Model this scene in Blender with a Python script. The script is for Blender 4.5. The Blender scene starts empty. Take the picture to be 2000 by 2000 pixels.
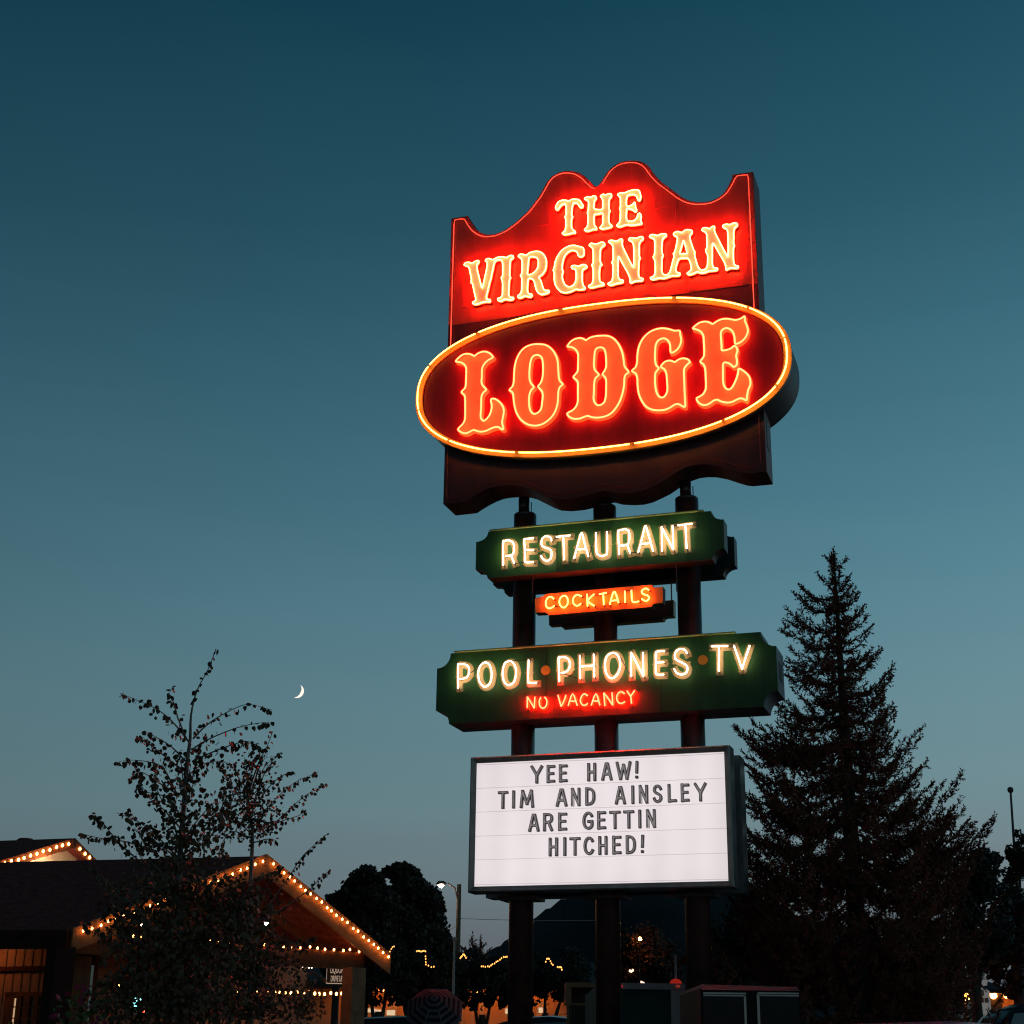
import bpy, math, random
import numpy as np
from mathutils import Vector, Matrix
from mathutils.geometry import tessellate_polygon

random.seed(7)
rng = np.random.default_rng(7)
R = math.radians
S = bpy.context.scene
COL = S.collection

# ---------------------------------------------------------------- camera
FPX, PITCH, ROLL, YAW = 3036.74, R(19.456), R(0.747), R(18.334)
CAMZ = 1.35
cd = bpy.data.cameras.new('camera')
cam = bpy.data.objects.new('camera', cd); COL.objects.link(cam)
cd.sensor_width = 36.0; cd.lens = FPX / 2000 * 36; cd.clip_start = 0.1; cd.clip_end = 20000
F0 = Vector((0, math.cos(PITCH), math.sin(PITCH))); U0 = Vector((0, -math.sin(PITCH), math.cos(PITCH))); X0 = Vector((1, 0, 0))
cr, sr = math.cos(ROLL), math.sin(ROLL)
right = X0 * cr + U0 * sr; up = X0 * -sr + U0 * cr
cam.matrix_world = Matrix(((right.x, up.x, -F0.x, 0), (right.y, up.y, -F0.y, 0), (right.z, up.z, -F0.z, CAMZ), (0, 0, 0, 1)))
S.camera = cam

# ---------------------------------------------------------------- sky
W = bpy.data.worlds.new('World'); S.world = W; W.use_nodes = True
nt = W.node_tree; nt.nodes.clear()
def N(t, tree=None, **kw):
    n = (tree or nt).nodes.new(t)
    for k, v in kw.items(): setattr(n, k, v)
    return n
def lin(c): return tuple(((v / 255) / 12.92 if v <= 10 else (((v / 255) + .055) / 1.055) ** 2.4) for v in c)
wo = N('ShaderNodeOutputWorld'); bg = N('ShaderNodeBackground')
tc = N('ShaderNodeTexCoord'); sep = N('ShaderNodeSeparateXYZ')
nt.links.new(tc.outputs['Generated'], sep.inputs[0])
def M(op, a, b=None, c=None, tree=None):
    tr = tree or nt
    n = tr.nodes.new('ShaderNodeMath'); n.operation = op
    for i, v in enumerate((a, b, c)):
        if v is None: continue
        if isinstance(v, (int, float)): n.inputs[i].default_value = v
        else: tr.links.new(v, n.inputs[i])
    return n.outputs[0]
# thin streaks of cloud near the horizon shift the elevation a little
mp = N('ShaderNodeMapping'); mp.inputs['Scale'].default_value = (1.6, 1.6, 26)
nt.links.new(tc.outputs['Generated'], mp.inputs[0])
nz = N('ShaderNodeTexNoise'); nz.inputs['Scale'].default_value = 2.2; nz.inputs['Detail'].default_value = 5
nt.links.new(mp.outputs[0], nz.inputs['Vector'])
zz = M('ADD', sep.outputs[2], M('MULTIPLY', M('SUBTRACT', nz.outputs['Fac'], .5), .020))
zz = M('ADD', zz, M('MULTIPLY', sep.outputs[0], -.04))
ramp = N('ShaderNodeValToRGB')
nt.links.new(M('DIVIDE', zz, .8), ramp.inputs[0])
SKY = [(-1.0, (60, 68, 76)), (1.5, (84, 91, 100)), (4.2, (97, 107, 113)), (6.5, (103, 121, 127)), (9.0, (101, 129, 136)), (12.5, (93, 128, 138)),
       (16, (81, 122, 135)), (20, (68, 111, 126)), (25, (53, 97, 113)), (30, (38, 81, 97)), (38, (18, 62, 79)), (50, (8, 42, 58))]
el = ramp.color_ramp.elements
while len(el) > 1: el.remove(el[-1])
for i, (deg, c) in enumerate(SKY):
    e = el[0] if i == 0 else el.new(max(0, math.sin(R(deg)) / .8))
    e.position = max(0, math.sin(R(deg)) / .8); e.color = (*lin(c), 1)
sky = N('ShaderNodeTexSky'); sky.sky_type = 'NISHITA'; sky.sun_disc = False
sky.sun_elevation = R(-4.0); sky.sun_rotation = R(55)
mixn = N('ShaderNodeMix', data_type='RGBA', blend_type='ADD'); mixn.inputs[0].default_value = 0.04
nt.links.new(ramp.outputs[0], mixn.inputs[6]); nt.links.new(sky.outputs[0], mixn.inputs[7])
nt.links.new(mixn.outputs[2], bg.inputs[0])
nz2 = N('ShaderNodeTexNoise'); nz2.inputs['Scale'].default_value = 3.0; nz2.inputs['Detail'].default_value = 6; nz2.inputs['Roughness'].default_value = .6
mp2 = N('ShaderNodeMapping'); mp2.inputs['Scale'].default_value = (1, 1, 3.5); nt.links.new(tc.outputs['Generated'], mp2.inputs[0]); nt.links.new(mp2.outputs[0], nz2.inputs['Vector'])
nt.links.new(M('ADD', M('ADD', M('MULTIPLY', sep.outputs[0], .62), 1.02), M('MULTIPLY', M('SUBTRACT', nz2.outputs['Fac'], .5), .10)), bg.inputs[1])
nt.links.new(bg.outputs[0], wo.inputs[0])

# ---------------------------------------------------------------- exposure
S.view_settings.view_transform = 'Standard'; S.view_settings.look = 'None'
S.view_settings.exposure = 0; S.view_settings.gamma = 1; S.view_settings.use_curve_mapping = False
S.cycles.filter_width = 1.15; S.cycles.max_bounces = 5; S.cycles.diffuse_bounces = 3; S.cycles.transparent_max_bounces = 6
S.cycles.caustics_reflective = False; S.cycles.caustics_refractive = False
S.cycles.sample_clamp_indirect = 3; S.cycles.use_denoising = True; S.cycles.use_light_tree = True

# ---------------------------------------------------------------- projection helpers
def ray(px, py):
    dx, dy = px - 1000, py - 1000
    X = cr * dx + sr * dy; Y = -sr * dx + cr * dy
    return X0 * (X / FPX) + F0 + U0 * (-Y / FPX)
def at(px, py, Y):
    d = ray(px, py); d = d * (Y / d.y); d.z += CAMZ; return d
SO = Vector((1.1, 17.0, 0)); EU = Vector((math.cos(YAW), -math.sin(YAW), 0)); EW = Vector((math.sin(YAW), math.cos(YAW), 0))
def pl(px, py, w=0.0):                       # picture point -> (u, v) on the sign plane at depth w, v above ground
    d = ray(px, py); t = ((SO + EW * w).dot(EW)) / d.dot(EW)
    p = d * t - SO; return (p.dot(EU), p.z + CAMZ)
def zp(ox, oy, k, pts, w=0.0): return [pl(ox + x / k, oy + y / k, w) for x, y in pts]

# ---------------------------------------------------------------- materials
MATS = {}
def pbr(name, col, rough=.6, metal=0.0, var=.0, vscale=6.0, bump=0.0, bscale=30.0, spec=.4, streak=False, col2=None):
    if name in MATS: return MATS[name]
    m = bpy.data.materials.new(name); m.use_nodes = True; t = m.node_tree
    b = t.nodes['Principled BSDF']
    b.inputs['Base Color'].default_value = (*col, 1); b.inputs['Roughness'].default_value = rough; b.inputs['Metallic'].default_value = metal
    b.inputs['Specular IOR Level'].default_value = spec
    if var or bump:
        co = t.nodes.new('ShaderNodeTexCoord'); mpn = t.nodes.new('ShaderNodeMapping')
        if streak: mpn.inputs['Scale'].default_value = (1, 1, .12)
        t.links.new(co.outputs['Object'], mpn.inputs[0])
    if var:
        n = t.nodes.new('ShaderNodeTexNoise'); n.inputs['Scale'].default_value = vscale; n.inputs['Detail'].default_value = 6; n.inputs['Roughness'].default_value = .65
        t.links.new(mpn.outputs[0], n.inputs['Vector'])
        r = t.nodes.new('ShaderNodeValToRGB')
        lo = col2 or tuple(max(0, c * (1 - var)) for c in col); hi = tuple(min(1, c * (1 + var * .6)) for c in col)
        r.color_ramp.elements[0].position = .32; r.color_ramp.elements[1].position = .68
        r.color_ramp.elements[0].color = (*lo, 1); r.color_ramp.elements[1].color = (*hi, 1)
        t.links.new(n.outputs['Fac'], r.inputs[0]); t.links.new(r.outputs[0], b.inputs['Base Color'])
        rr = t.nodes.new('ShaderNodeMapRange'); rr.inputs[3].default_value = max(.05, rough - .12); rr.inputs[4].default_value = min(1, rough + .12)
        t.links.new(n.outputs['Fac'], rr.inputs[0]); t.links.new(rr.outputs[0], b.inputs['Roughness'])
    if bump:
        n2 = t.nodes.new('ShaderNodeTexNoise'); n2.inputs['Scale'].default_value = bscale; n2.inputs['Detail'].default_value = 4
        t.links.new(mpn.outputs[0], n2.inputs['Vector'])
        bp = t.nodes.new('ShaderNodeBump'); bp.inputs['Strength'].default_value = bump; bp.inputs['Distance'].default_value = .01
        t.links.new(n2.outputs['Fac'], bp.inputs['Height']); t.links.new(bp.outputs[0], b.inputs['Normal'])
    MATS[name] = m; return m
def emit(name, col, s, flick=0.0, scale=8.0):
    if name in MATS: return MATS[name]
    m = bpy.data.materials.new(name); m.use_nodes = True; t = m.node_tree; t.nodes.clear()
    o = t.nodes.new('ShaderNodeOutputMaterial'); e = t.nodes.new('ShaderNodeEmission')
    e.inputs[0].default_value = (*col, 1); e.inputs[1].default_value = s
    if flick:
        co = t.nodes.new('ShaderNodeTexCoord'); n = t.nodes.new('ShaderNodeTexNoise'); n.inputs['Scale'].default_value = scale; n.inputs['Detail'].default_value = 3
        t.links.new(co.outputs['Object'], n.inputs['Vector'])
        r = t.nodes.new('ShaderNodeMapRange'); r.inputs[1].default_value = .25; r.inputs[2].default_value = .75
        r.inputs[3].default_value = s * (1 - flick); r.inputs[4].default_value = s * (1 + flick)
        t.links.new(n.outputs['Fac'], r.inputs[0]); t.links.new(r.outputs[0], e.inputs[1])
    t.links.new(e.outputs[0], o.inputs[0]); MATS[name] = m; return m
def leafmat(name, col, trans=.25, var=.5, vs=3.0):
    if name in MATS: return MATS[name]
    m = pbr(name, col, .55, var=var, vscale=vs, spec=.3)
    return m

# ---------------------------------------------------------------- object helpers
def tag(o, label=None, cat=None, group=None, kind=None):
    if label: o['label'] = label
    if cat: o['category'] = cat
    if group: o['group'] = group
    if kind: o['kind'] = kind
    return o
def thing(name, loc, label, cat, group=None, rz=0.0):
    o = bpy.data.objects.new(name, None); COL.objects.link(o); o.location = loc; o.rotation_euler = (0, 0, rz)
    o.empty_display_size = .2
    return tag(o, label, cat, group)
class MB:
    def __init__(s): s.v = []; s.f = []; s.m = []
    def add(s, vs, fs, mi=0):
        b = len(s.v); s.v.extend([tuple(p) for p in vs])
        for f in fs: s.f.append(tuple(b + i for i in f)); s.m.append(mi)
    def box(s, lo, hi, mi=0):
        x0, y0, z0 = lo; x1, y1, z1 = hi
        s.add([(x0,y0,z0),(x1,y0,z0),(x1,y1,z0),(x0,y1,z0),(x0,y0,z1),(x1,y0,z1),(x1,y1,z1),(x0,y1,z1)],
              [(0,3,2,1),(4,5,6,7),(0,1,5,4),(1,2,6,5),(2,3,7,6),(3,0,4,7)], mi)
    def hexa(s, a, mi=0):                    # eight corners: bottom ring of four, top ring of four
        s.add(a, [(0,3,2,1),(4,5,6,7),(0,1,5,4),(1,2,6,5),(2,3,7,6),(3,0,4,7)], mi)
    def bar(s, p, q, w, h, mi=0, upv=(0,0,1)):
        p = Vector(p); q = Vector(q); d = (q - p).normalized(); u = Vector(upv)
        sd = d.cross(u).normalized(); u = sd.cross(d).normalized()
        a = sd * (w / 2); b = u * (h / 2)
        s.hexa([p-a-b, p+a-b, q+a-b, q-a-b, p-a+b, p+a+b, q+a+b, q-a+b], mi)
    def tube(s, pts, r, n=6, closed=False, mi=0, cap=True):
        P = [Vector(p) for p in pts]; k = len(P)
        if k < 2: return
        rs = r if isinstance(r, (list, tuple)) else [r] * k
        T = []
        for i in range(k):
            a = P[(i-1) % k] if (closed or i > 0) else P[i]; b = P[(i+1) % k] if (closed or i < k-1) else P[i]
            t = b - a; T.append(t.normalized() if t.length > 1e-9 else Vector((0,0,1)))
        ref = Vector((0,1,0)) if abs(T[0].y) < .9 else Vector((1,0,0))
        nrm = T[0].cross(ref).normalized(); vs = []
        for i in range(k):
            nrm = (nrm - T[i] * nrm.dot(T[i])); nrm = nrm.normalized() if nrm.length > 1e-6 else T[i].orthogonal().normalized()
            bn = T[i].cross(nrm)
            for j in range(n):
                an = 2 * math.pi * j / n
                vs.append(P[i] + (nrm * math.cos(an) + bn * math.sin(an)) * rs[i])
        fs = []
        for i in range(k if closed else k-1):
            i2 = (i+1) % k
            for j in range(n):
                j2 = (j+1) % n
                fs.append((i*n+j, i*n+j2, i2*n+j2, i2*n+j))
        if cap and not closed:
            fs.append(tuple(range(n-1, -1, -1))); fs.append(tuple((k-1)*n + j for j in range(n)))
        s.add(vs, fs, mi)
    def cyl(s, c, r0, r1, z0, z1, n=24, mi=0):
        s.tube([(c[0], c[1], z0), (c[0], c[1], z1)], [r0, r1], n, mi=mi)
    def lathe(s, c, prof, n=20, mi=0):       # prof: (radius, z)
        k = len(prof)
        vs = [(c[0] + r * math.cos(2*math.pi*j/n), c[1] + r * math.sin(2*math.pi*j/n), c[2] + z) for r, z in prof for j in range(n)]
        fs = [(i*n+j, i*n+(j+1) % n, (i+1)*n+(j+1) % n, (i+1)*n+j) for i in range(k-1) for j in range(n)]
        fs += [tuple(range(n-1, -1, -1)), tuple((k-1)*n + j for j in range(n))]
        s.add(vs, fs, mi)
    def prism(s, loops, y0, y1, mi=0, ms=None, back=True, front=True):   # loops in (x, z); front face at y0 (towards -y), back at y1
        ms = mi if ms is None else ms
        flat = [p for l in loops for p in l]
        tris = tessellate_polygon([[Vector((x, z, 0)) for x, z in l] for l in loops])
        fr, bk = [], []
        for t in tris:
            a, b, c = (flat[i] for i in t)
            ar = (b[0]-a[0])*(c[1]-a[1]) - (b[1]-a[1])*(c[0]-a[0])
            if abs(ar) < 1e-12: continue
            t = tuple(t) if ar > 0 else tuple(reversed(t))
            fr.append(t); bk.append(tuple(reversed(t)))
        if front: s.add([(x, y0, z) for x, z in flat], fr, mi)
        if back: s.add([(x, y1, z) for x, z in flat], bk, ms)
        for li, l in enumerate(loops):
            n = len(l); ar = sum(l[i][0]*l[(i+1) % n][1] - l[(i+1) % n][0]*l[i][1] for i in range(n))
            vs = [(x, y0, z) for x, z in l] + [(x, y1, z) for x, z in l]
            hole = li > 0
            fl = (ar < 0) != hole
            fs = [((i+1) % n, i, n+i, n+(i+1) % n) if not fl else (i, (i+1) % n, n+(i+1) % n, n+i) for i in range(n)]
            s.add(vs, fs, ms)
    def build(s, name, mats, parent=None, smooth=False, loc=None):
        me = bpy.data.meshes.new(name)
        me.from_pydata(s.v, [], s.f)
        if not isinstance(mats, (list, tuple)): mats = [mats]
        for m in mats: me.materials.append(m)
        if len(mats) > 1: me.polygons.foreach_set('material_index', s.m)
        if smooth: me.polygons.foreach_set('use_smooth', [True] * len(me.polygons))
        me.update()
        o = bpy.data.objects.new(name, me); COL.objects.link(o)
        if parent is not None: o.parent = parent
        if loc is not None: o.location = loc
        return o
def catmull(P, closed=True, k=4):
    n = len(P); out = []
    P = [np.array(p, float) for p in P]
    rngi = range(n) if closed else range(n-1)
    for i in rngi:
        p0 = P[(i-1) % n] if (closed or i > 0) else P[i]; p1 = P[i]; p2 = P[(i+1) % n]; p3 = P[(i+2) % n] if (closed or i < n-2) else p2
        for j in range(k):
            t = j / k
            out.append(tuple(.5*((2*p1) + (p2-p0)*t + (2*p0-5*p1+4*p2-p3)*t*t + (3*p1-p0-3*p2+p3)*t**3)))
    if not closed: out.append(tuple(P[-1]))
    return out

# ---- outline offsets and stroke letters through a distance field and its contour
def contour(F, xs, zs):
    segs = {}
    ny, nx = F.shape
    def ip(a, b, fa, fb): t = fa / (fa - fb); return a + (b - a) * t
    pts = {}
    def hp(i, j):                             # crossing on horizontal edge (i,j)-(i,j+1)
        key = ('h', i, j)
        if key not in pts: pts[key] = (ip(xs[j], xs[j+1], F[i, j], F[i, j+1]), zs[i])
        return key
    def vp(i, j):
        key = ('v', i, j)
        if key not in pts: pts[key] = (xs[j], ip(zs[i], zs[i+1], F[i, j], F[i+1, j]))
        return key
    B = F < 0
    C = B[:-1, :-1]*1 + B[:-1, 1:]*2 + B[1:, 1:]*4 + B[1:, :-1]*8
    nxt = {}
    for i, j in zip(*np.nonzero((C > 0) & (C < 15))):
        c = C[i, j]; b = lambda: hp(i, j); t = lambda: hp(i+1, j); l = lambda: vp(i, j); r = lambda: vp(i, j+1)
        T = {1: [(b, l)], 2: [(r, b)], 3: [(r, l)], 4: [(t, r)], 5: [(b, l), (t, r)], 6: [(t, b)], 7: [(t, l)],
             8: [(l, t)], 9: [(b, t)], 10: [(l, t), (r, b)], 11: [(r, t)], 12: [(l, r)], 13: [(b, r)], 14: [(l, b)]}[int(c)]
        for a, e in T: nxt[a()] = e()
    loops = []
    while nxt:
        s, e = next(iter(nxt.items())); lp = []
        cur = s
        while cur in nxt:
            lp.append(pts[cur]); cur = nxt.pop(cur)
        if len(lp) > 5: loops.append(lp)
    return loops
def smooth_loop(l, it=2):
    a = np.array(l)
    for _ in range(it): a = .5 * a + .25 * (np.roll(a, 1, 0) + np.roll(a, -1, 0))
    k = max(1, len(a) // 400)
    return [tuple(p) for p in a[::k]]
def order_loops(loops):                       # outers first, each followed by its holes
    def area(l): return sum(l[i][0]*l[(i+1) % len(l)][1] - l[(i+1) % len(l)][0]*l[i][1] for i in range(len(l))) / 2
    def inside(p, l):
        c = False; n = len(l)
        for i in range(n):
            a, b = l[i], l[(i+1) % n]
            if (a[1] > p[1]) != (b[1] > p[1]) and p[0] < (b[0]-a[0])*(p[1]-a[1])/(b[1]-a[1]) + a[0]: c = not c
        return c
    loops = sorted(loops, key=lambda l: -abs(area(l))); groups = []
    for l in loops:
        if abs(area(l)) < 2e-5: continue
        for g in groups:
            if inside(l[0], g[0]): g.append(l); break
        else: groups.append([l])
    return groups
def seg_dist(G, a, b):
    a = np.array(a); b = np.array(b); d = b - a; L = max(1e-9, float(d @ d))
    t = np.clip(((G - a) @ d) / L, 0, 1)
    return np.linalg.norm(G - (a + t[..., None] * d), axis=-1)
def grid(pts, pad, res):
    a = np.array(pts); lo = a.min(0) - pad; hi = a.max(0) + pad
    xs = np.arange(lo[0], hi[0] + res, res); zs = np.arange(lo[1], hi[1] + res, res)
    return xs, zs, np.stack(np.meshgrid(xs, zs), -1)
def offset_outline(loops, off, res=.006):     # grow closed outlines (holes included) by off
    xs, zs, G = grid([p for l in loops for p in l], abs(off) + 3*res, res)
    D = np.full(G.shape[:2], 1e9); ins = np.zeros(G.shape[:2], bool)
    for l in loops:
        n = len(l)
        for i in range(n):
            a, b = l[i], l[(i+1) % n]
            D = np.minimum(D, seg_dist(G, a, b))
            if a[1] != b[1]:
                c = ((a[1] > G[..., 1]) != (b[1] > G[..., 1])) & (G[..., 0] < (b[0]-a[0])*(G[..., 1]-a[1])/(b[1]-a[1]) + a[0])
                ins ^= c
    return order_loops([smooth_loop(l) for l in contour(np.where(ins, -D, D) - off, xs, zs)])
def stroke_shape(strokes, hw, res=.005, spurs=(), sm=1, ring=0):
    allp = [p for s in strokes for p in s] + [(p[0]+d[0], p[1]) for p, d in spurs]
    xs, zs, G = grid(allp, hw + .03, res); D = np.full(G.shape[:2], 1e9)
    for s in strokes:
        n = len(s); closed = n > 3 and math.dist(s[0], s[-1]) < 1e-6
        for i in range(n-1):
            a = np.array(s[i], float); b = np.array(s[i+1], float); L = np.linalg.norm(b-a)
            if L < 1e-6: continue
            d = (b-a)/L; al = (G-a) @ d; pe = np.abs((G-a) @ np.array((-d[1], d[0])))
            e0 = hw*.9 if (i == 0 and not closed) else 0; e1 = hw*.9 if (i == n-2 and not closed) else 0
            D = np.minimum(D, np.maximum(pe - hw, np.maximum(-e0 - al, al - L - e1)))
            if i > 0 or closed: D = np.minimum(D, np.linalg.norm(G-a, axis=-1) - hw)
    for p, dv in spurs:                       # small pointed spurs at mid height
        w = abs(dv[0])
        D = np.minimum(D, np.abs(G[..., 0]-p[0])*.75 + np.abs(G[..., 1]-p[1]) - w)
    if ring: D = np.maximum(D, -(D + ring))
    return order_loops([smooth_loop(l, sm) for l in contour(D, xs, zs)])

# ================================================================ setting
asphalt = pbr('asphalt', (.045, .045, .048), .85, var=.4, vscale=.8, bump=.3, bscale=40)
g = MB(); g.box((-3000, -200, -1.0), (3000, 6000, 0.0)); tag(g.build('ground', asphalt), kind='structure')

# ---------------------------------------------------------------- the sign
red_paint = pbr('red_panel_paint', (.38, .070, .026), .40, var=.35, vscale=3.5, bump=.12, bscale=7, spec=.5, streak=True)
maroon = pbr('maroon_oval_paint', (.21, .0045, .011), .42, var=.35, vscale=4, bump=.08, bscale=6, spec=.3, streak=True)
skirt_paint = pbr('dark_maroon_paint', (.085, .014, .014), .45, var=.4, vscale=3, bump=.12, bscale=6, spec=.4, streak=True)
dark_metal = pbr('weathered_dark_metal', (.15, .11, .10), .5, var=.35, vscale=5, bump=.1, streak=True)
pipe_metal = pbr('brown_pipe_paint', (.07, .024, .018), .34, var=.45, vscale=6, bump=.1, bscale=12, spec=.6)
orange_paint = pbr('pale_letter_paint', (.60, .50, .19), .5, var=.08, vscale=10)
cream_paint = pbr('cream_letter_paint', (.88, .68, .50), .5, var=.08, vscale=10)
wine_side = pbr('wine_letter_side', (.14, .008, .006), .5)
gold_paint = pbr('gold_trim_paint', (.62, .28, .04), .4)
green_paint = pbr('green_panel_paint', (.026, .088, .018), .45, var=.45, vscale=3, bump=.12, bscale=7, spec=.4, streak=True)
dgreen_paint = pbr('dark_green_panel_paint', (.02, .04, .03), .45, var=.35, vscale=3, streak=True)
buff_paint = pbr('buff_letter_paint', (.34, .21, .092), .55, var=.12, vscale=12)
lamp_glass = pbr('black_blockout_paint', (.01, .01, .01), .4)
red_neon = emit('red_neon_gas', (1.0, .040, .013), 25.0, .12, 3)
amber_neon = emit('warm_neon_gas', (1.0, .026, .0085), 135.0, .12, 3)
gold_neon = emit('gold_neon_gas', (1.0, .40, .065), 11.5, .15, 2)
white_neon = emit('white_neon_gas', (1.0, .84, .56), 18, .12, 3)
vac_neon = emit('scarlet_neon_gas', (1.0, .003, .0012), 300.0, .1, 3)
dim_neon = emit('dim_border_neon', (1.0, .06, .03), 2.6, .35, 1.2)
cock_neon = emit('orange_neon_gas', (1.0, .075, .014), 36.0, .1, 3)
unlit_tube = pbr('unlit_neon_glass', (.30, .05, .03), .25)
def sign_root(name, u, label, cat, group=None):
    return thing(name, SO + EU * u, label, cat, group, -YAW)
SG = 'boards of the tall roadside sign'
def l3(P, w): return [(x, w, z) for x, z in P]

# ---- main cabinet
A0 = 'L'
top = zp(860, 280, 6, [(130,880),(325,850),(345,890),(375,945),(420,1005),(480,1050),(550,1070),(630,1065),(710,1040),(790,995),(870,935),(950,865),(1030,790),(1090,710),(1150,630),(1200,545),(1250,450),(1310,385),(1390,340),(1470,322),(1550,325),(1630,345),(1700,390),(1760,450),(1810,500),(1838,508),(1860,488),(1892,438)]) \
    + zp(1180, 280, 6, [(0,390),(50,320),(110,265),(180,225),(260,205),(340,200),(420,208),(490,240),(540,290),(580,350),(620,400),(680,460),(750,510),(830,570),(910,630),(990,670),(1080,690),(1170,690),(1250,675),(1330,640),(1400,585),(1450,510),(1490,430),(1505,365),(1735,335)])
MD = .44
bot = zp(850, 850, 6, [(240,942),(490,915),(570,862),(650,815),(725,778),(800,750),(850,739),(900,733),(990,727),(1060,728),(1130,735),(1200,755),(1290,800),(1400,855),(1480,885),(1600,892),(1750,878),(1870,850)], MD) \
    + zp(1200, 850, 6, [(0,790),(100,815),(230,822),(350,815),(450,790),(560,740),(660,690),(770,615),(900,540),(1000,505),(1100,493),(1200,495),(1330,520),(1450,560),(1550,590),(1620,600),(1870,577)], MD)
uL = (top[0][0] + bot[0][0]) / 2; uR = (top[-1][0] + bot[-1][0]) / 2
top[0] = (uL, top[0][1]); top[-1] = (uR, top[-1][1]); bot[0] = (uL, bot[0][1]); bot[-1] = (uR, bot[-1][1])
# re-centre: every sign object uses (u, v) of the common plane directly, its Empty standing at u = 0
cab = sign_root('lodge_sign', 0, 'huge scalloped red neon cabinet, THE VIRGINIAN above an oval LODGE', 'sign', SG)
outline = top + bot[::-1]
m = MB(); m.prism([outline], 0, MD, 0, 1); m.build('cabinet', [skirt_paint, pbr('underlit_maroon_edge', (.24, .075, .065), .5, var=.4, vscale=4)], cab)  # maroon of edges and underside lightened in place of light from below
# lighter red upper sheet, ending at the seam under the wording
zs_ = pl(1190 + 1880/7, 420 + 958/7)[1]
sheet = [(uL + .004, top[0][1] - .004)] + [(x, z - .004) for x, z in top[1:-1]] + [(uR - .004, top[-1][1] - .004), (uR - .004, zs_), (uL + .004, zs_)]
m = MB(); m.prism([sheet], -.004, -.0005, 0, 0, back=False); m.build('face_sheet', red_paint, cab)
# thin seams of the sheet metal
def seam(a, b, k=(860, 280, 6), wd=.005):
    m = MB(); (x0, z0), (x1, z1) = zp(*k, [a, b]); m.bar((x0, -.006, z0), (x1, -.006, z1), .004, wd, upv=(0, 0, 1) if abs(x1-x0) > abs(z1-z0) else (1, 0, 0))
    m.build('panel_seam', pbr('bare_seam_metal', (.55, .06, .03), .4), cab)
seam((1285,825),(1280,940)); seam((1115,970),(1278,948)); seam((1350,1090),(1352,1195))
seam((592,640),(595,775),(1180,280,6)); seam((600,768),(780,738),(1180,280,6)); seam((320,235),(322,380),(1180,280,6)); seam((835,610),(838,880),(1180,280,6))
seam((60,1140),(1270,975),(895,440,7)); seam((1300,975),(1932,905),(895,440,7)); seam((66,600),(60,1140),(895,440,7))
seam((1085,890),(1088,1050),(1190,420,7)); seam((1088,1048),(1880,958),(1190,420,7)); seam((520,330),(525,920),(1190,420,7)); seam((520,860),(1090,855),(1190,420,7))
# hand-hole cover on the right end
m = MB(); m.box((uR, .12, 8.02), (uR + .006, .30, 8.36)); m.build('access_cover', dark_metal, cab)
# border tube all round, 5 cm inside the outline
inner = offset_outline([outline], -.055, .012)[0][0]
n = len(inner)
run = []; runs = []
start = max(range(n), key=lambda i: (inner[i][1] < 8.2, inner[i][0]))
for i in range(n + 1):
    p = inner[(start + i) % n]; lit = p[1] > 8.75
    if run and run[-1][1] != lit: runs.append(run); run = []
    run.append((p, lit))
runs.append(run)
for q in runs:
    lit = q[0][1]; pts_ = [p for p, _ in q]; k_ = max(1, round(len(pts_) / 190))
    for s0 in range(k_):
        a, b = int(len(pts_) * s0 / k_), int(len(pts_) * (s0 + .988) / k_)
        m = MB(); m.tube(l3(pts_[a:b:2], -.045), .006, 5); m.build('border_tube', dim_neon if lit else unlit_tube, cab)

# oval
EC, EA, EB, EN = (-.075, 7.685 + CAMZ), 2.297, .965, 2.35
def sup(a, b, k=96, n=EN):
    out = []
    for i in range(k):
        t = 2*math.pi*i/k; c, s = math.cos(t), math.sin(t)
        out.append((EC[0] + a*math.copysign(abs(c)**(2/n), c), EC[1] + b*math.copysign(abs(s)**(2/n), s)))
    return out
WE = -.12
oval = MB(); oval.prism([sup(EA, EB, 288)], WE, MD + .12, 0, 1); ov = oval.build('oval_box', [maroon, dark_metal], cab)
m = MB(); m.prism([sup(EA + .012, EB + .012, 288), sup(EA - .078, EB - .070, 288)], WE - .02, WE + .03); m.build('gold_rim', gold_paint, cab)
e = sup(EA - .034, EB - .030, 480); n = len(e)
for s0 in range(12):
    a, b = int(n*(s0+.30)/12), int(n*(s0+1.285)/12)
    m = MB(); m.tube(l3([e[i % n] for i in range(a, b, 2)], WE - .075), .0095, 6); m.build('rim_tube', gold_neon, cab)
for s0 in range(12):
    i = int(n*(s0+.293)/12) % n
    m = MB(); m.tube([(e[i][0], WE - .070, e[i][1]), (e[i][0], WE - .021, e[i][1])], .006, 6)
    m.build('rim_tube_support', pbr('clear_glass_post', (.5, .4, .3), .3), cab)

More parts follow.
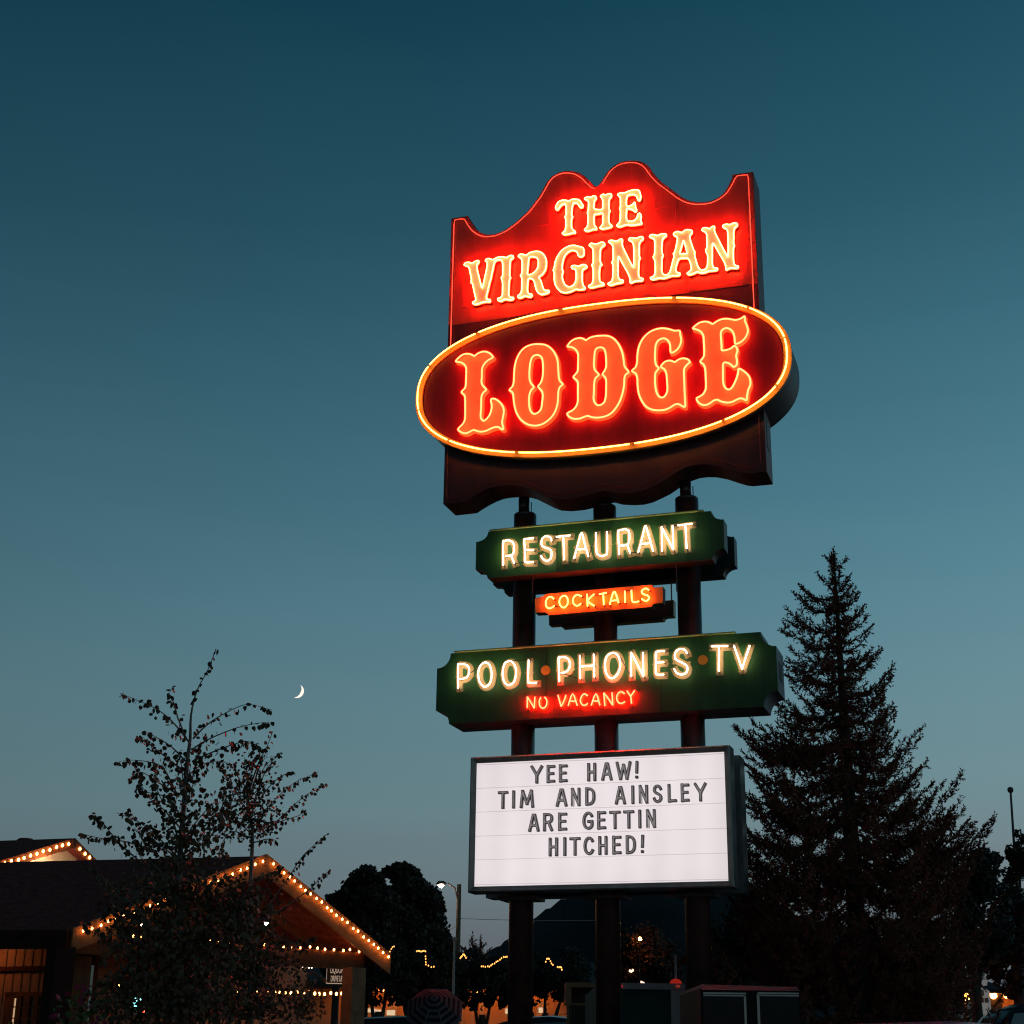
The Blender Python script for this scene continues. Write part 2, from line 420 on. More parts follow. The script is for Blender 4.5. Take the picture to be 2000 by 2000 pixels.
# ---- LODGE
LO = (880, 660, 7); LD = (1095, 630, 7); LE = (1220, 600, 7)
lodge = {
 'L': (LO, [[(72,320),(110,272),(170,228),(235,217),(290,230),(328,246),(370,215),(425,192),(480,188),(535,210),(575,250),(572,272),(520,300),(470,345),(437,400),(428,460),(428,540),(422,600),(440,650),(487,705),(460,735),(430,775),(420,840),(418,950),(410,1060),(420,1105),(450,1132),(485,1115),(530,1060),(556,990),(562,920),(552,850),(572,830),(620,840),(680,885),(718,945),(728,1010),(715,1090),(705,1150),(715,1210),(722,1245),(700,1250),(660,1222),(620,1217),(560,1235),(490,1268),(420,1282),(360,1272),(320,1258),(280,1272),(230,1298),(180,1302),(130,1280),(103,1250),(125,1220),(165,1180),(193,1125),(200,1050),(200,950),(200,850),(190,785),(150,745),(170,715),(200,680),(210,610),(213,520),(215,430),(200,380),(165,345),(120,330)]]),
 'O': (LO, [[(805,712),(845,665),(862,610),(868,520),(875,410),(900,300),(950,200),(1020,130),(1110,93),(1200,85),(1290,95),(1370,140),(1430,220),(1462,310),(1472,420),(1480,540),(1500,595),(1535,632),(1500,665),(1478,710),(1470,790),(1465,880),(1440,980),(1390,1070),(1310,1145),(1220,1190),(1130,1198),(1040,1175),(960,1115),(905,1030),(875,930),(862,840),(855,770),(835,735)],
            [(1180,232),(1130,250),(1100,300),(1085,380),(1078,470),(1080,560),(1100,620),(1138,672),(1105,710),(1080,770),(1072,850),(1078,940),(1095,1000),(1130,1035),(1165,1035),(1210,1010),(1240,960),(1252,880),(1260,800),(1250,730),(1197,665),(1230,620),(1255,550),(1265,450),(1262,350),(1250,280),(1220,243)]]),
 'D': (LD, [[(92,325),(130,270),(190,228),(260,212),(310,222),(348,240),(400,208),(470,188),(550,180),(640,182),(710,210),(770,265),(810,330),(845,420),(862,520),(875,600),(930,675),(890,710),(872,760),(868,850),(850,950),(815,1060),(760,1160),(690,1240),(600,1285),(500,1300),(420,1292),(370,1275),(320,1290),(260,1312),(180,1315),(120,1290),(90,1250),(110,1228),(170,1195),(215,1140),(235,1070),(235,950),(235,830),(220,790),(175,748),(200,710),(232,665),(238,580),(240,470),(235,420),(205,370),(160,340),(115,330)],
            [(540,338),(490,355),(468,400),(460,480),(455,580),(470,650),(522,712),(480,755),(460,820),(455,950),(450,1040),(470,1100),(510,1130),(560,1120),(600,1080),(618,1000),(622,900),(622,790),(605,745),(572,708),(600,660),(622,600),(622,500),(612,410),(590,355)]]),
 'G': (LD, [[(1625,112),(1560,112),(1480,90),(1400,78),(1310,90),(1220,130),(1140,200),(1085,290),(1058,380),(1048,470),(1045,540),(1025,610),(975,660),(1025,695),(1048,760),(1052,860),(1068,970),(1110,1070),(1170,1150),(1250,1190),(1340,1200),(1430,1190),(1500,1160),(1560,1122),(1610,1115),(1660,1140),(1700,1150),(1702,1080),(1695,950),(1690,800),(1685,680),(1695,620),(1730,575),(1765,540),(1740,505),(1690,490),(1640,495),(1590,520),(1560,540),(1500,520),(1440,530),(1400,560),(1370,605),(1420,640),(1445,700),(1455,800),(1460,900),(1450,960),(1420,1010),(1380,1025),(1335,1000),(1305,930),(1292,840),(1290,740),(1300,680),(1340,625),(1305,580),(1290,500),(1292,400),(1300,310),(1330,250),(1380,220),(1430,220),(1475,255),(1497,310),(1500,370),(1508,410),(1550,400),(1600,360),(1635,300),(1648,230),(1635,170)]]),
 'E': (LE, [[(1640,125),(1590,155),(1520,175),(1450,165),(1380,158),(1310,170),(1250,200),(1205,228),(1150,205),(1090,197),(1020,215),(965,255),(935,290),(985,305),(1040,335),(1075,390),(1082,480),(1088,580),(1085,660),(1065,700),(1035,745),(1080,785),(1102,850),(1108,960),(1112,1060),(1105,1130),(1070,1190),(1020,1225),(985,1245),(1000,1290),(1050,1330),(1110,1337),(1170,1310),(1220,1275),(1270,1265),(1310,1285),(1380,1302),(1450,1300),(1510,1275),(1570,1248),(1620,1252),(1665,1272),(1675,1210),(1690,1130),(1718,1060),(1715,990),(1690,930),(1630,875),(1565,840),(1552,880),(1540,940),(1510,1020),(1465,1100),(1420,1125),(1375,1100),(1350,1040),(1345,950),(1345,850),(1345,780),(1370,755),(1420,765),(1460,790),(1490,815),(1530,790),(1535,730),(1525,660),(1542,600),(1535,560),(1500,528),(1450,565),(1390,585),(1330,588),(1325,520),(1318,430),(1315,350),(1340,305),(1390,285),(1440,300),(1480,340),(1500,400),(1505,460),(1515,500),(1560,490),(1620,450),(1665,390),(1685,320),(1670,250),(1645,190)]]),
}
WL = WE - .075
for ch, (k, loops) in lodge.items():
    tl = [catmull(zp(*k, l, WL)) for l in loops]
    fm = MB()
    for g_ in offset_outline(tl, .018): fm.prism(g_, WE - .006, WE - .001, 0, 0, back=False)
    fo = fm.build('letter', orange_paint, cab)
    for l in tl: tm = MB(); tm.tube(l3(l, WL), .0115, 6, closed=True); tm.build('neon_tube', red_neon, fo)

# ---- THE VIRGINIAN: raised letters with tubes on their faces
KT = (1070, 350, 7); KV = (895, 440, 7); KI = (1060, 430, 7); KN = (1190, 420, 7)
virg = [
 (KT, [[(105,390),(120,345),(150,305),(205,285),(255,290),(290,295),(330,275),(390,275),(430,285),(460,325),(482,365),(465,385),(440,385),(415,345),(385,325),(350,330),(335,370),(328,430),(325,490),(340,510),(325,540),(322,600),(325,660),(350,695),(375,715),(370,735),(335,735),(300,745),(260,755),(215,755),(198,735),(225,710),(242,670),(245,610),(245,550),(232,512),(248,490),(250,430),(250,370),(235,340),(200,345),(170,370),(145,405),(120,420)]]),
 (KT, [[(500,265),(540,240),(585,245),(620,230),(655,235),(660,265),(635,300),(630,360),(630,400),(690,415),(745,405),(750,340),(750,290),(735,255),(720,230),(755,205),(790,215),(830,198),(868,205),(865,240),(840,275),(835,340),(835,410),(850,430),(835,460),(832,530),(835,590),(860,620),(878,640),(850,660),(800,670),(750,680),(710,665),(730,640),(750,600),(750,530),(748,465),(690,475),(635,485),(632,560),(635,620),(660,655),(665,685),(620,685),(580,700),(530,710),(500,690),(530,660),(545,620),(548,550),(550,490),(540,460),(550,430),(555,370),(555,310),(540,290)]]),
 (KT, [[(955,205),(1000,185),(1050,185),(1110,160),(1180,145),(1240,150),(1260,190),(1270,240),(1255,290),(1230,280),(1215,235),(1180,210),(1130,210),(1090,225),(1075,270),(1072,330),(1085,370),(1130,360),(1165,335),(1185,315),(1195,350),(1200,390),(1215,420),(1195,445),(1160,420),(1120,405),(1080,400),(1075,450),(1072,520),(1090,565),(1140,575),(1190,555),(1220,520),(1230,480),(1255,465),(1275,500),(1270,560),(1285,605),(1250,615),(1190,625),(1130,630),(1080,620),(1030,635),(980,650),(940,635),(965,605),(985,570),(990,510),(992,430),(980,395),(992,370),(992,310),(990,250),(970,230)]]),
 (KV, [[(82,545),(95,515),(140,505),(190,515),(235,490),(275,482),(280,505),(255,540),(260,610),(280,690),(305,790),(325,855),(345,790),(365,700),(385,610),(395,540),(390,500),(370,485),(385,460),(430,455),(470,470),(530,440),(600,430),(660,440),(700,415),(745,415),(750,445),(715,475),(708,530),(705,600),(702,680),(715,710),(702,740),(695,800),(690,890),(690,950),(720,985),(755,985),(740,1015),(690,1020),(640,1010),(590,1035),(550,1030),(540,1000),(580,985),(602,950),(605,870),(605,780),(588,715),(605,690),(608,600),(605,520),(590,480),(550,470),(510,485),(490,520),(475,590),(455,680),(450,720),(440,745),(425,800),(405,890),(385,970),(395,1010),(435,1015),(430,1045),(380,1045),(320,1055),(270,1075),(215,1080),(195,1055),(225,1035),(240,1010),(225,940),(205,850),(195,800),(175,785),(180,740),(165,660),(150,590),(130,560)]]),
 (KV, [[(820,425),(845,395),(900,400),(930,408),(975,375),(1040,357),(1110,360),(1165,395),(1200,460),(1205,530),(1190,610),(1150,670),(1100,710),(1125,750),(1145,810),(1165,870),(1200,890),(1240,890),(1235,915),(1190,935),(1140,945),(1090,920),(1060,860),(1045,790),(1025,745),(985,725),(955,740),(950,800),(945,880),(955,925),(990,940),(1010,950),(990,980),(950,975),(905,965),(870,985),(825,990),(815,960),(845,940),(865,890),(868,800),(868,720),(850,685),(868,655),(872,570),(870,480),(850,445)],
       [(990,430),(965,450),(958,520),(950,600),(948,670),(990,670),(1040,640),(1080,590),(1095,520),(1085,460),(1050,432)]]),
 (KV, [[(1710,310),(1650,290),(1590,275),(1530,280),(1470,305),(1410,350),(1360,420),(1325,500),(1312,580),(1298,615),(1312,650),(1312,740),(1325,810),(1360,870),(1410,910),(1470,920),(1540,905),(1600,875),(1650,880),(1710,875),(1735,855),(1710,820),(1695,760),(1695,680),(1700,610),(1730,590),(1760,565),(1735,540),(1690,540),(1650,560),(1600,550),(1555,555),(1550,585),(1595,600),(1610,650),(1610,720),(1595,790),(1555,830),(1510,840),(1465,815),(1435,760),(1420,690),(1435,625),(1420,600),(1425,520),(1450,430),(1490,375),(1540,345),(1590,345),(1625,370),(1640,415),(1670,430),(1710,415),(1720,370)]]),
 (KI, [[(635,345),(660,315),(710,325),(750,320),(800,300),(840,310),(845,340),(815,365),(790,400),(785,480),(785,560),(808,605),(785,630),(775,700),(775,790),(785,840),(830,860),(835,885),(790,895),(740,905),(690,920),(640,920),(628,895),(665,875),(685,830),(690,740),(688,660),(672,610),(690,580),(690,480),(685,400),(665,365)]]),
 (KI, [[(900,295),(925,275),(975,280),(1010,285),(1060,260),(1090,265),(1085,300),(1090,350),(1120,420),(1160,500),(1200,580),(1235,640),(1245,600),(1245,500),(1245,400),(1235,320),(1205,285),(1175,270),(1200,240),(1250,245),(1290,245),(1335,225),(1370,232),(1370,260),(1340,285),(1320,330),(1320,420),(1318,490),(1335,515),(1318,545),(1312,640),(1310,740),(1330,785),(1370,800),(1355,825),(1310,830),(1260,835),(1215,855),(1195,850),(1190,790),(1160,720),(1110,630),(1060,540),(1035,490),(1030,560),(1030,660),(1030,750),(1045,805),(1095,820),(1090,850),(1040,860),(990,870),(940,890),(900,880),(895,860),(935,840),(955,790),(960,690),(958,610),(945,575),(960,545),(962,450),(960,370),(940,325)]]),
 (KN, [[(550,295),(570,268),(620,270),(660,280),(710,258),(770,258),(778,285),(745,310),(725,345),(718,430),(718,500),(735,555),(720,590),(718,680),(715,760),(740,810),(790,815),(825,780),(845,720),(865,640),(885,560),(875,525),(895,500),(915,420),(930,340),(925,300),(880,275),(890,240),(940,225),(990,238),(1040,205),(1090,200),(1130,215),(1130,245),(1100,280),(1105,330),(1130,410),(1150,470),(1168,500),(1165,540),(1185,620),(1210,700),(1245,745),(1300,745),(1335,710),(1345,640),(1345,560),(1330,520),(1318,475),(1335,445),(1335,360),(1330,260),(1300,225),(1265,205),(1285,175),(1335,175),(1370,185),(1410,155),(1440,160),(1435,200),(1450,250),(1490,330),(1540,430),(1590,520),(1615,570),(1625,520),(1625,400),(1622,280),(1610,200),(1560,170),(1555,140),(1600,125),(1650,130),(1700,108),(1745,115),(1750,145),(1715,175),(1700,230),(1700,320),(1698,390),(1712,415),(1698,450),(1695,540),(1700,640),(1720,685),(1765,700),(1750,725),(1700,725),(1650,725),(1610,745),(1595,745),(1590,690),(1560,620),(1500,520),(1450,430),(1415,385),(1408,450),(1408,560),(1408,660),(1425,715),(1475,725),(1475,750),(1420,760),(1360,765),(1310,785),(1250,790),(1200,775),(1150,800),(1090,815),(1065,795),(1095,770),(1120,740),(1115,680),(1095,620),(1070,590),(1000,590),(950,600),(930,650),(910,720),(915,775),(965,795),(960,820),(910,830),(850,830),(800,850),(740,865),(680,860),(630,875),(580,880),(562,855),(605,835),(625,790),(628,690),(622,620),(600,575),(618,535),(622,450),(622,360),(605,325),(575,310)],
       [(1015,345),(1000,390),(980,460),(965,530),(1010,525),(1060,525),(1050,460),(1030,390)]]),
]
WV = -.055
for k, loops in virg:
    tl = [catmull(zp(*k, l, WV - .028), True, 3) for l in loops]
    fm = MB()
    for g_ in offset_outline(tl, .006, .005): fm.prism(g_, WV, -.0045, 0, 1, back=False)
    fo = fm.build('letter', [cream_paint, wine_side], cab)
    for l in tl: tm = MB(); tm.tube(l3(l, WV - .028), .0075, 5, closed=True); tm.build('neon_tube', amber_neon, fo)

# ---- three posts
POSTW = .33
posts = [(-1.10, 'left'), (-.112, 'middle'), (.875, 'right')]
plab = {'left': 'thick brown steel pipe post under the left end of the neon signs',
        'middle': 'thick brown steel pipe post in the middle, reddened by the cocktails sign',
        'right': 'thick brown steel pipe post under the right end, nearest the spruce'}
cvis = {'left': pl(1026, 1006.5, POSTW)[1], 'middle': pl(1182, 991, POSTW)[1], 'right': pl(1342, 975, POSTW)[1]}
for u, nm in posts:
    r_ = thing('sign_post', SO + EU * u + EW * POSTW, plab[nm], 'post', 'pipe posts of the roadside sign', -YAW)
    ct = cvis[nm]
    m = MB(); m.cyl((0, 0), .136, .136, 0, ct - .02, 32); m.build('pipe', pipe_metal, r_, True)
    m = MB(); m.lathe((0, 0, 0), [(.136, ct - .02), (.136, ct), (.125, ct + .012), (.07, ct + .013), (.07, ct)], 32); m.build('cap_ring', pipe_metal, r_)
    m = MB(); m.cyl((0, -.05), .066, .066, ct, 7.75, 20); m.build('upper_pipe', pipe_metal, r_, True)
    m = MB(); m.tube([(.082, -.02, ct + .01), (.082, -.02, 7.7)], .006, 6); m.build('conduit', dark_metal, r_)
    m = MB(); m.cyl((0, 0), .19, .19, 0, .03, 24)
    for k in range(6): m.cyl((.165*math.cos(k*1.047), .165*math.sin(k*1.047)), .014, .014, .03, .06, 6)
    m.build('base_flange', pipe_metal, r_)

# ---- notched green boards
def notched(uL, uL2, uR, uR2, vB, vN, vM, vT, r=None, left=True, rightn=True):
    def arc(cx, cz, sx, sz, a, b, rev):
        pts = [(cx + sx*a*math.cos(t), cz + sz*b*math.sin(t)) for t in np.linspace(0, math.pi/2, 9)]
        return pts[::-1] if rev else pts
    tab = .045
    P = []
    hr, vr = uR2 - uR - tab*.9, vT - vM
    hl, vl = uL - uL2 - tab*.9, vT - vM
    vb = vN - vB
    P += [(uL, vT)]
    P += [(uR, vT)]
    P += arc(uR2 - tab*.2, vT, -1, -1, uR2 - tab*.2 - uR, vr, False)[1:-1]
    P += [(uR2 - tab, vM), (uR2, vM), (uR2, vN)]
    P += arc(uR2 - tab*.2, vB, -1, 1, uR2 - tab*.2 - uR, vb, True)[:-1]
    P += [(uR, vB), (uL, vB)]
    P += arc(uL2 + tab*.2, vB, 1, 1, uL - uL2 - tab*.2, vb, False)[1:-1]
    P += [(uL2 + tab, vN), (uL2, vN), (uL2, vM)]
    P += arc(uL2 + tab*.2, vT, 1, -1, uL - uL2 - tab*.2, vr, True)[:-1]
    return P
def letters_on(root, k, defs, w_face, standoff, tube_r, hw, paint, gas, spur=.028, lead=True, shift=0.0):
    wt = w_face - standoff
    for strokes in defs:
        sts = []
        for s in strokes:
            q = zp(*k, s, wt)
            cl = s[0] == s[-1]
            if len(q) > 2:
                q = catmull(q[:-1], True, 3) if cl else catmull(q, False, 3)
                if cl: q.append(q[0])
            sts.append(q)
        P = [p for s in sts for p in s]; zs_ = [p[1] for p in P]; zm = (min(zs_) + max(zs_)) / 2 + .0
        spurs = []
        if spur:
            for sd in (-1, 1):
                near = [p for p in P if abs(p[1] - zm) < (max(zs_) - min(zs_)) * .16]
                if near:
                    p = min(near, key=lambda p: sd * -p[0]); spurs.append(((p[0] + sd * hw * .75, zm), (spur * .62, 0)))
        fo = None
        if paint is not None:
            fm = MB()
            for g_ in stroke_shape(sts, hw, .005, spurs): fm.prism(g_, w_face - .005, w_face - .001, 0, 0, back=False)
            fo = fm.build('letter', paint, root)
        for q in sts:
            cl = math.dist(q[0], q[-1]) < 1e-6
            tm = MB(); tm.tube(l3(q[:-1] if cl else q, wt), tube_r, 6, closed=cl); tm.build('neon_tube', gas, fo or root)
            for i in ((0,) if cl else (0, len(q) - 1)):
                bm_ = MB(); bm_.tube([(q[i][0], wt + tube_r * .5, q[i][1]), (q[i][0] + .003, w_face - .006, q[i][1] - .002)], tube_r * 1.1, 6); bm_.build('tube_end', lamp_glass, fo or root)
def blackout(root, k, pairs, w, r=.0055):
    for a, b in pairs:
        (x0, z0), (x1, z1) = zp(*k, [a, b], w); m = MB(); m.tube([(x0, w, z0), (x1, w, z1)], r, 5); m.build('jumper_wire', lamp_glass, root)

# RESTAURANT
def boxed(root, outline, w0, w1, face, side, name='box', lip=None):
    m = MB(); m.prism([outline], w0, w1, 0, 1); return m.build(name, [face, side], root)
H = CAMZ
rest_out = notched(-1.425, -1.573, 1.233, 1.372, 5.316+H, 5.429+H, 5.773+H, 5.885+H)
rs = sign_root('restaurant_sign', 0, 'green notched board with RESTAURANT in white neon, facing the street', 'sign', SG)
boxed(rs, rest_out, -.08, .13, green_paint, dark_metal, 'cabinet')
m = MB(); m.box((-1.40, -.115, 5.887+H), (1.15, .13, 5.899+H)); m.build('top_flashing', pbr('pale_flashing', (.30, .36, .12), .5), rs)
KR1 = (920, 1000, 7); KR2 = (1170, 980, 7)
letters_on(rs, KR1, [
 [[(440,730),(440,420),(455,395),(500,388),(545,395),(580,430),(585,500),(580,560),(550,590),(475,605)],[(548,595),(590,700)]],
 [[(855,360),(745,368),(728,385),(735,520),(735,660),(750,688),(855,685)],[(735,522),(855,520)]],
 [[(1100,395),(1090,355),(1060,335),(1010,335),(970,370),(962,420),(970,460),(1010,485),(1060,500),(1095,530),(1100,590),(1085,640),(1040,668),(1000,655),(970,630),(958,595)]],
 [[(1165,340),(1355,320)],[(1262,335),(1270,655)]],
 [[(1408,635),(1440,520),(1475,390),(1500,300),(1520,300),(1545,400),(1575,510),(1605,610)],[(1440,515),(1560,505)]],
 [[(1708,285),(1715,540),(1735,580),(1780,600),(1830,590),(1860,560),(1862,400),(1858,270)]],
], -.08, .055, .0060, .040, buff_paint, white_neon)
letters_on(rs, KR2, [
 [[(275,720),(262,420),(275,395),(320,380),(380,380),(410,410),(415,480),(412,540),(390,580),(350,595),(290,600)],[(385,590),(425,700)]],
 [[(535,690),(580,530),(625,350),(645,350),(690,500),(740,680)],[(585,575),(705,565)]],
 [[(862,675),(855,345)],[(855,345),(935,500),(1015,655)],[(1015,655),(1005,325)]],
 [[(1075,325),(1275,298)],[(1180,320),(1198,640)]],
], -.08, .055, .0060, .040, buff_paint, white_neon)
blackout(rs, KR1, [((1110,400),(1165,350)),((1605,620),(1695,345)),((595,703),(725,690))], -.135)
blackout(rs, KR2, [((1010,325),(1075,323)),((430,698),(525,690))], -.135)
# its twin facing away
rb = sign_root('restaurant_sign', 0, 'dark back of the second green notched board, behind the RESTAURANT one', 'sign', SG)
boxed(rb, rest_out, .56, .74, dgreen_paint, dark_metal, 'cabinet')
for u in (-1.10, -.112, .875):
    for v in (5.45, 5.72):
        m = MB(); m.box((u - .03, .46, v + H), (u + .03, .56, v + .05 + H)); m.build('bracket', dark_metal, rb)
        m = MB(); m.box((u - .03, .13, v + H), (u + .03, .20, v + .05 + H)); m.build('bracket', dark_metal, rs)

# COCKTAILS
KC = (1000, 1120, 6)
ck = zp(*KC, [(268,290),(355,272),(372,262),(390,240),(1640,130),(1650,152),(1672,165),(1768,155),(1768,345),(1670,352),(1648,365),(1637,392),(430,490),(415,468),(385,455),(272,462)], -.05)
cc = sign_root('cocktails_sign', 0, 'small orange hanging board with COCKTAILS in neon script capitals', 'sign', SG)
boxed(cc, ck, -.05, .08, pbr('orange_panel_paint', (.75, .38, .06), .45, var=.15, vscale=5), dark_metal, 'cabinet')
cb = sign_root('cocktails_sign', 0, 'dark back of the second small hanging board, behind the COCKTAILS one', 'sign', SG)
boxed(cb, ck, .50, .62, pbr('dull_back_paint', (.13, .05, .035), .5), gold_paint, 'cabinet')
letters_on(cc, KC, [
 [[(490,300),(460,275),(420,285),(395,335),(405,390),(440,410),(475,395),(498,375)]],
 [[(605,260),(565,290),(555,340),(575,385),(610,400),(645,370),(655,320),(640,275),(605,260)]],
 [[(815,270),(770,250),(730,270),(712,320),(730,365),(770,378),(810,350)]],
 [[(880,240),(885,385)],[(965,240),(890,320),(965,380)]],
 [[(1020,245),(1110,225)],[(1070,240),(1075,370)]],
 [[(1145,365),(1180,240),(1200,215),(1220,250),(1250,345)],[(1165,320),(1240,312)]],
 [[(1322,205),(1325,340)]],
 [[(1400,195),(1412,330),(1490,325)]],
 [[(1605,195),(1565,175),(1520,205),(1535,240),(1590,260),(1605,290),(1580,320),(1545,315),(1520,295)]],
], -.05, .05, .0085, .012, None, cock_neon, spur=0)
blackout(cc, KC, [((505,378),(560,395)),((640,395),(710,375)),((825,280),(870,255)),((1080,370),(1140,365)),((1255,350),(1320,345)),((1335,203),(1395,198)),((1490,318),(1515,305))], -.085, .005)
for root, w in ((cc, .015), (cb, .56)):
    for u in (-.90, .80) if root is cc else (-.62, -.28, .62):
        m = MB(); m.tube([(u, w, 5.0 + H), (u, w, 5.33 + H)], .008, 6); m.build('hanger_rod', dark_metal, root)

# POOL PHONES TV
pool_out = notched(-1.886, -2.051, 1.723, 1.884, 3.632+H, 3.796+H, 4.293+H, 4.461+H)
ps = sign_root('pool_phones_sign', 0, 'long dark green notched board reading POOL PHONES TV above a red NO VACANCY', 'sign', SG)
boxed(ps, pool_out, 0, .49, green_paint, pbr('galvanised_side_sheet', (.36, .36, .36), .45, var=.35, vscale=5, bump=.1), 'cabinet')
for u_ in (-.72, .60):
    m = MB(); m.box((u_ - .003, -.003, 3.64+H), (u_ + .003, -.0005, 4.45+H)); m.build('panel_seam', lamp_glass, ps)
    m = MB(); m.box((u_*.8 - .003, -.083, 5.325+H), (u_*.8 + .003, -.0805, 5.875+H)); m.build('panel_seam', lamp_glass, rs)
m = MB(); m.box((-1.83, -.05, 4.463+H), (1.45, .46, 4.474+H)); m.build('top_flashing', MATS['pale_flashing'], ps)
m = MB(); m.box((1.884, .12, 3.95+H), (1.890, .34, 4.15+H)); m.build('access_cover', dark_metal, ps)
KP = (845, 1250, 6); KQ = (1060, 1240, 6); KX = (1250, 1220, 6)
letters_on(ps, KP, [
 [[(300,565),(298,300),(320,285),(370,283),(415,310),(428,360),(418,410),(385,445),(320,458)]],
 [[(620,262),(570,290),(540,350),(535,420),(550,490),(590,540),(625,545),(670,510),(690,440),(688,360),(665,290),(620,262)]],
 [[(905,245),(850,270),(825,340),(820,410),(835,480),(870,525),(905,525),(950,495),(975,420),(975,340),(950,275),(905,245)]],
 [[(1125,235),(1120,480),(1140,500),(1220,500)]],
], 0, .055, .0060, .041, buff_paint, white_neon)
letters_on(ps, KQ, [
 [[(195,545),(185,285),(200,265),(260,262),(305,290),(318,345),(305,400),(270,435),(215,445)]],
 [[(435,240),(440,515)],[(440,372),(600,357)],[(597,225),(605,495)]],
 [[(820,210),(760,240),(733,310),(730,390),(755,470),(800,508),(850,490),(895,420),(910,340),(890,260),(860,220),(820,210)]],
 [[(1035,490),(1035,205)],[(1035,205),(1105,340),(1180,485)],[(1180,485),(1175,205)]],
 [[(1430,188),(1345,195),(1325,215),(1325,310),(1325,440),(1345,465),(1420,465)],[(1325,325),(1420,320)]],
 [[(1690,220),(1670,180),(1625,163),(1575,180),(1548,230),(1555,280),(1600,310),(1660,340),(1695,380),(1690,430),(1650,462),(1600,460),(1560,435),(1540,400)]],
], 0, .055, .0060, .041, buff_paint, white_neon)
letters_on(ps, KX, [
 [[(835,255),(1030,250)],[(925,260),(922,545)]],
 [[(1100,245),(1150,385),(1195,520)],[(1195,520),(1240,380),(1285,245)]],
], 0, .055, .0060, .041, buff_paint, white_neon)
blackout(ps, KP, [((445,388),(525,325)),((935,243),(1110,240))], -.055)
blackout(ps, KQ, [((225,450),(425,512)),((490,228),(590,226)),((915,270),(1025,470)),((1435,188),(1545,182))], -.055)
blackout(ps, KX, [((1035,250),(1095,246))], -.055)
letters_on(ps, KP, [
 [[(1108,795),(1110,665)],[(1110,665),(1150,730),(1190,800)],[(1190,800),(1198,665)]],
 [[(1270,670),(1250,710),(1255,770),(1290,800),(1330,770),(1338,710),(1310,668)]],
], 0, .05, .008, .016, MATS['orange_panel_paint'], vac_neon, spur=0)
letters_on(ps, KQ, [
 [[(178,705),(215,840)],[(215,840),(250,770),(272,705)]],
 [[(298,832),(350,690),(405,830)],[(320,778),(390,775)]],
 [[(525,715),(490,690),(455,720),(440,775),(465,820),(500,822),(528,800)]],
 [[(568,828),(622,690),(670,825)],[(590,775),(655,775)]],
 [[(728,835),(715,680)],[(715,680),(770,750),(820,825)],[(820,825),(812,675)]],
 [[(960,690),(920,665),(880,690),(865,745),(890,795),(930,800),(965,780)]],
 [[(985,655),(1030,720)],[(1030,720),(1078,650)],[(1032,720),(1040,805)]],
], 0, .05, .008, .016, MATS['orange_panel_paint'], vac_neon, spur=0)
for k, c in ((KP, (1325, 355)), (KX, (737, 415))):
    (x, z), = zp(*k, [c]); m = MB(); m.prism([[(x + .055*math.cos(t), z + .055*math.sin(t)) for t in np.linspace(0, 2*math.pi, 25)[:-1]]], -.006, -.001, back=False)
    m.build('dot', pbr('orange_dot_paint', (.62, .22, .02), .5), ps)

# ---- reader board
bronze = pbr('bronze_frame_metal', (.26, .235, .215), .36, metal=.3, var=.25, vscale=8)
RL, RR, RB, RT = -1.584, 1.353, 1.733+H, 3.218+H
def board_glow():
    m = bpy.data.materials.new('backlit_white_acrylic'); m.use_nodes = True; t = m.node_tree; t.nodes.clear()
    o = t.nodes.new('ShaderNodeOutputMaterial'); e = t.nodes.new('ShaderNodeEmission'); e.inputs[0].default_value = (.87, .785, .805, 1)
    co = t.nodes.new('ShaderNodeTexCoord'); sp = t.nodes.new('ShaderNodeSeparateXYZ'); t.links.new(co.outputs['Object'], sp.inputs[0])
    # glow shaped as from upright tubes behind the sheet, dimmer towards the frame, mottled
    tubes = M('MULTIPLY', M('COSINE', M('MULTIPLY', sp.outputs[0], 2*math.pi/.36, tree=t), tree=t), .022, tree=t)
    ex = M('POWER', M('ABSOLUTE', M('DIVIDE', M('ADD', sp.outputs[0], .115, tree=t), 1.46, tree=t), tree=t), 6.0, tree=t)
    ez = M('POWER', M('ABSOLUTE', M('DIVIDE', M('SUBTRACT', sp.outputs[2], 3.825, tree=t), .74, tree=t), tree=t), 5.0, tree=t)
    n = t.nodes.new('ShaderNodeTexNoise'); n.inputs['Scale'].default_value = 1.3; n.inputs['Detail'].default_value = 5; t.links.new(co.outputs['Object'], n.inputs['Vector'])
    v = M('ADD', M('ADD', tubes, 1.0, tree=t), M('MULTIPLY', M('SUBTRACT', n.outputs['Fac'], .5, tree=t), .16, tree=t), tree=t)
    v = M('SUBTRACT', v, M('ADD', M('MULTIPLY', ex, .10, tree=t), M('MULTIPLY', ez, .09, tree=t), tree=t), tree=t)
    t.links.new(M('MULTIPLY', v, .96, tree=t), e.inputs[1]); t.links.new(e.outputs[0], o.inputs[0]); return m
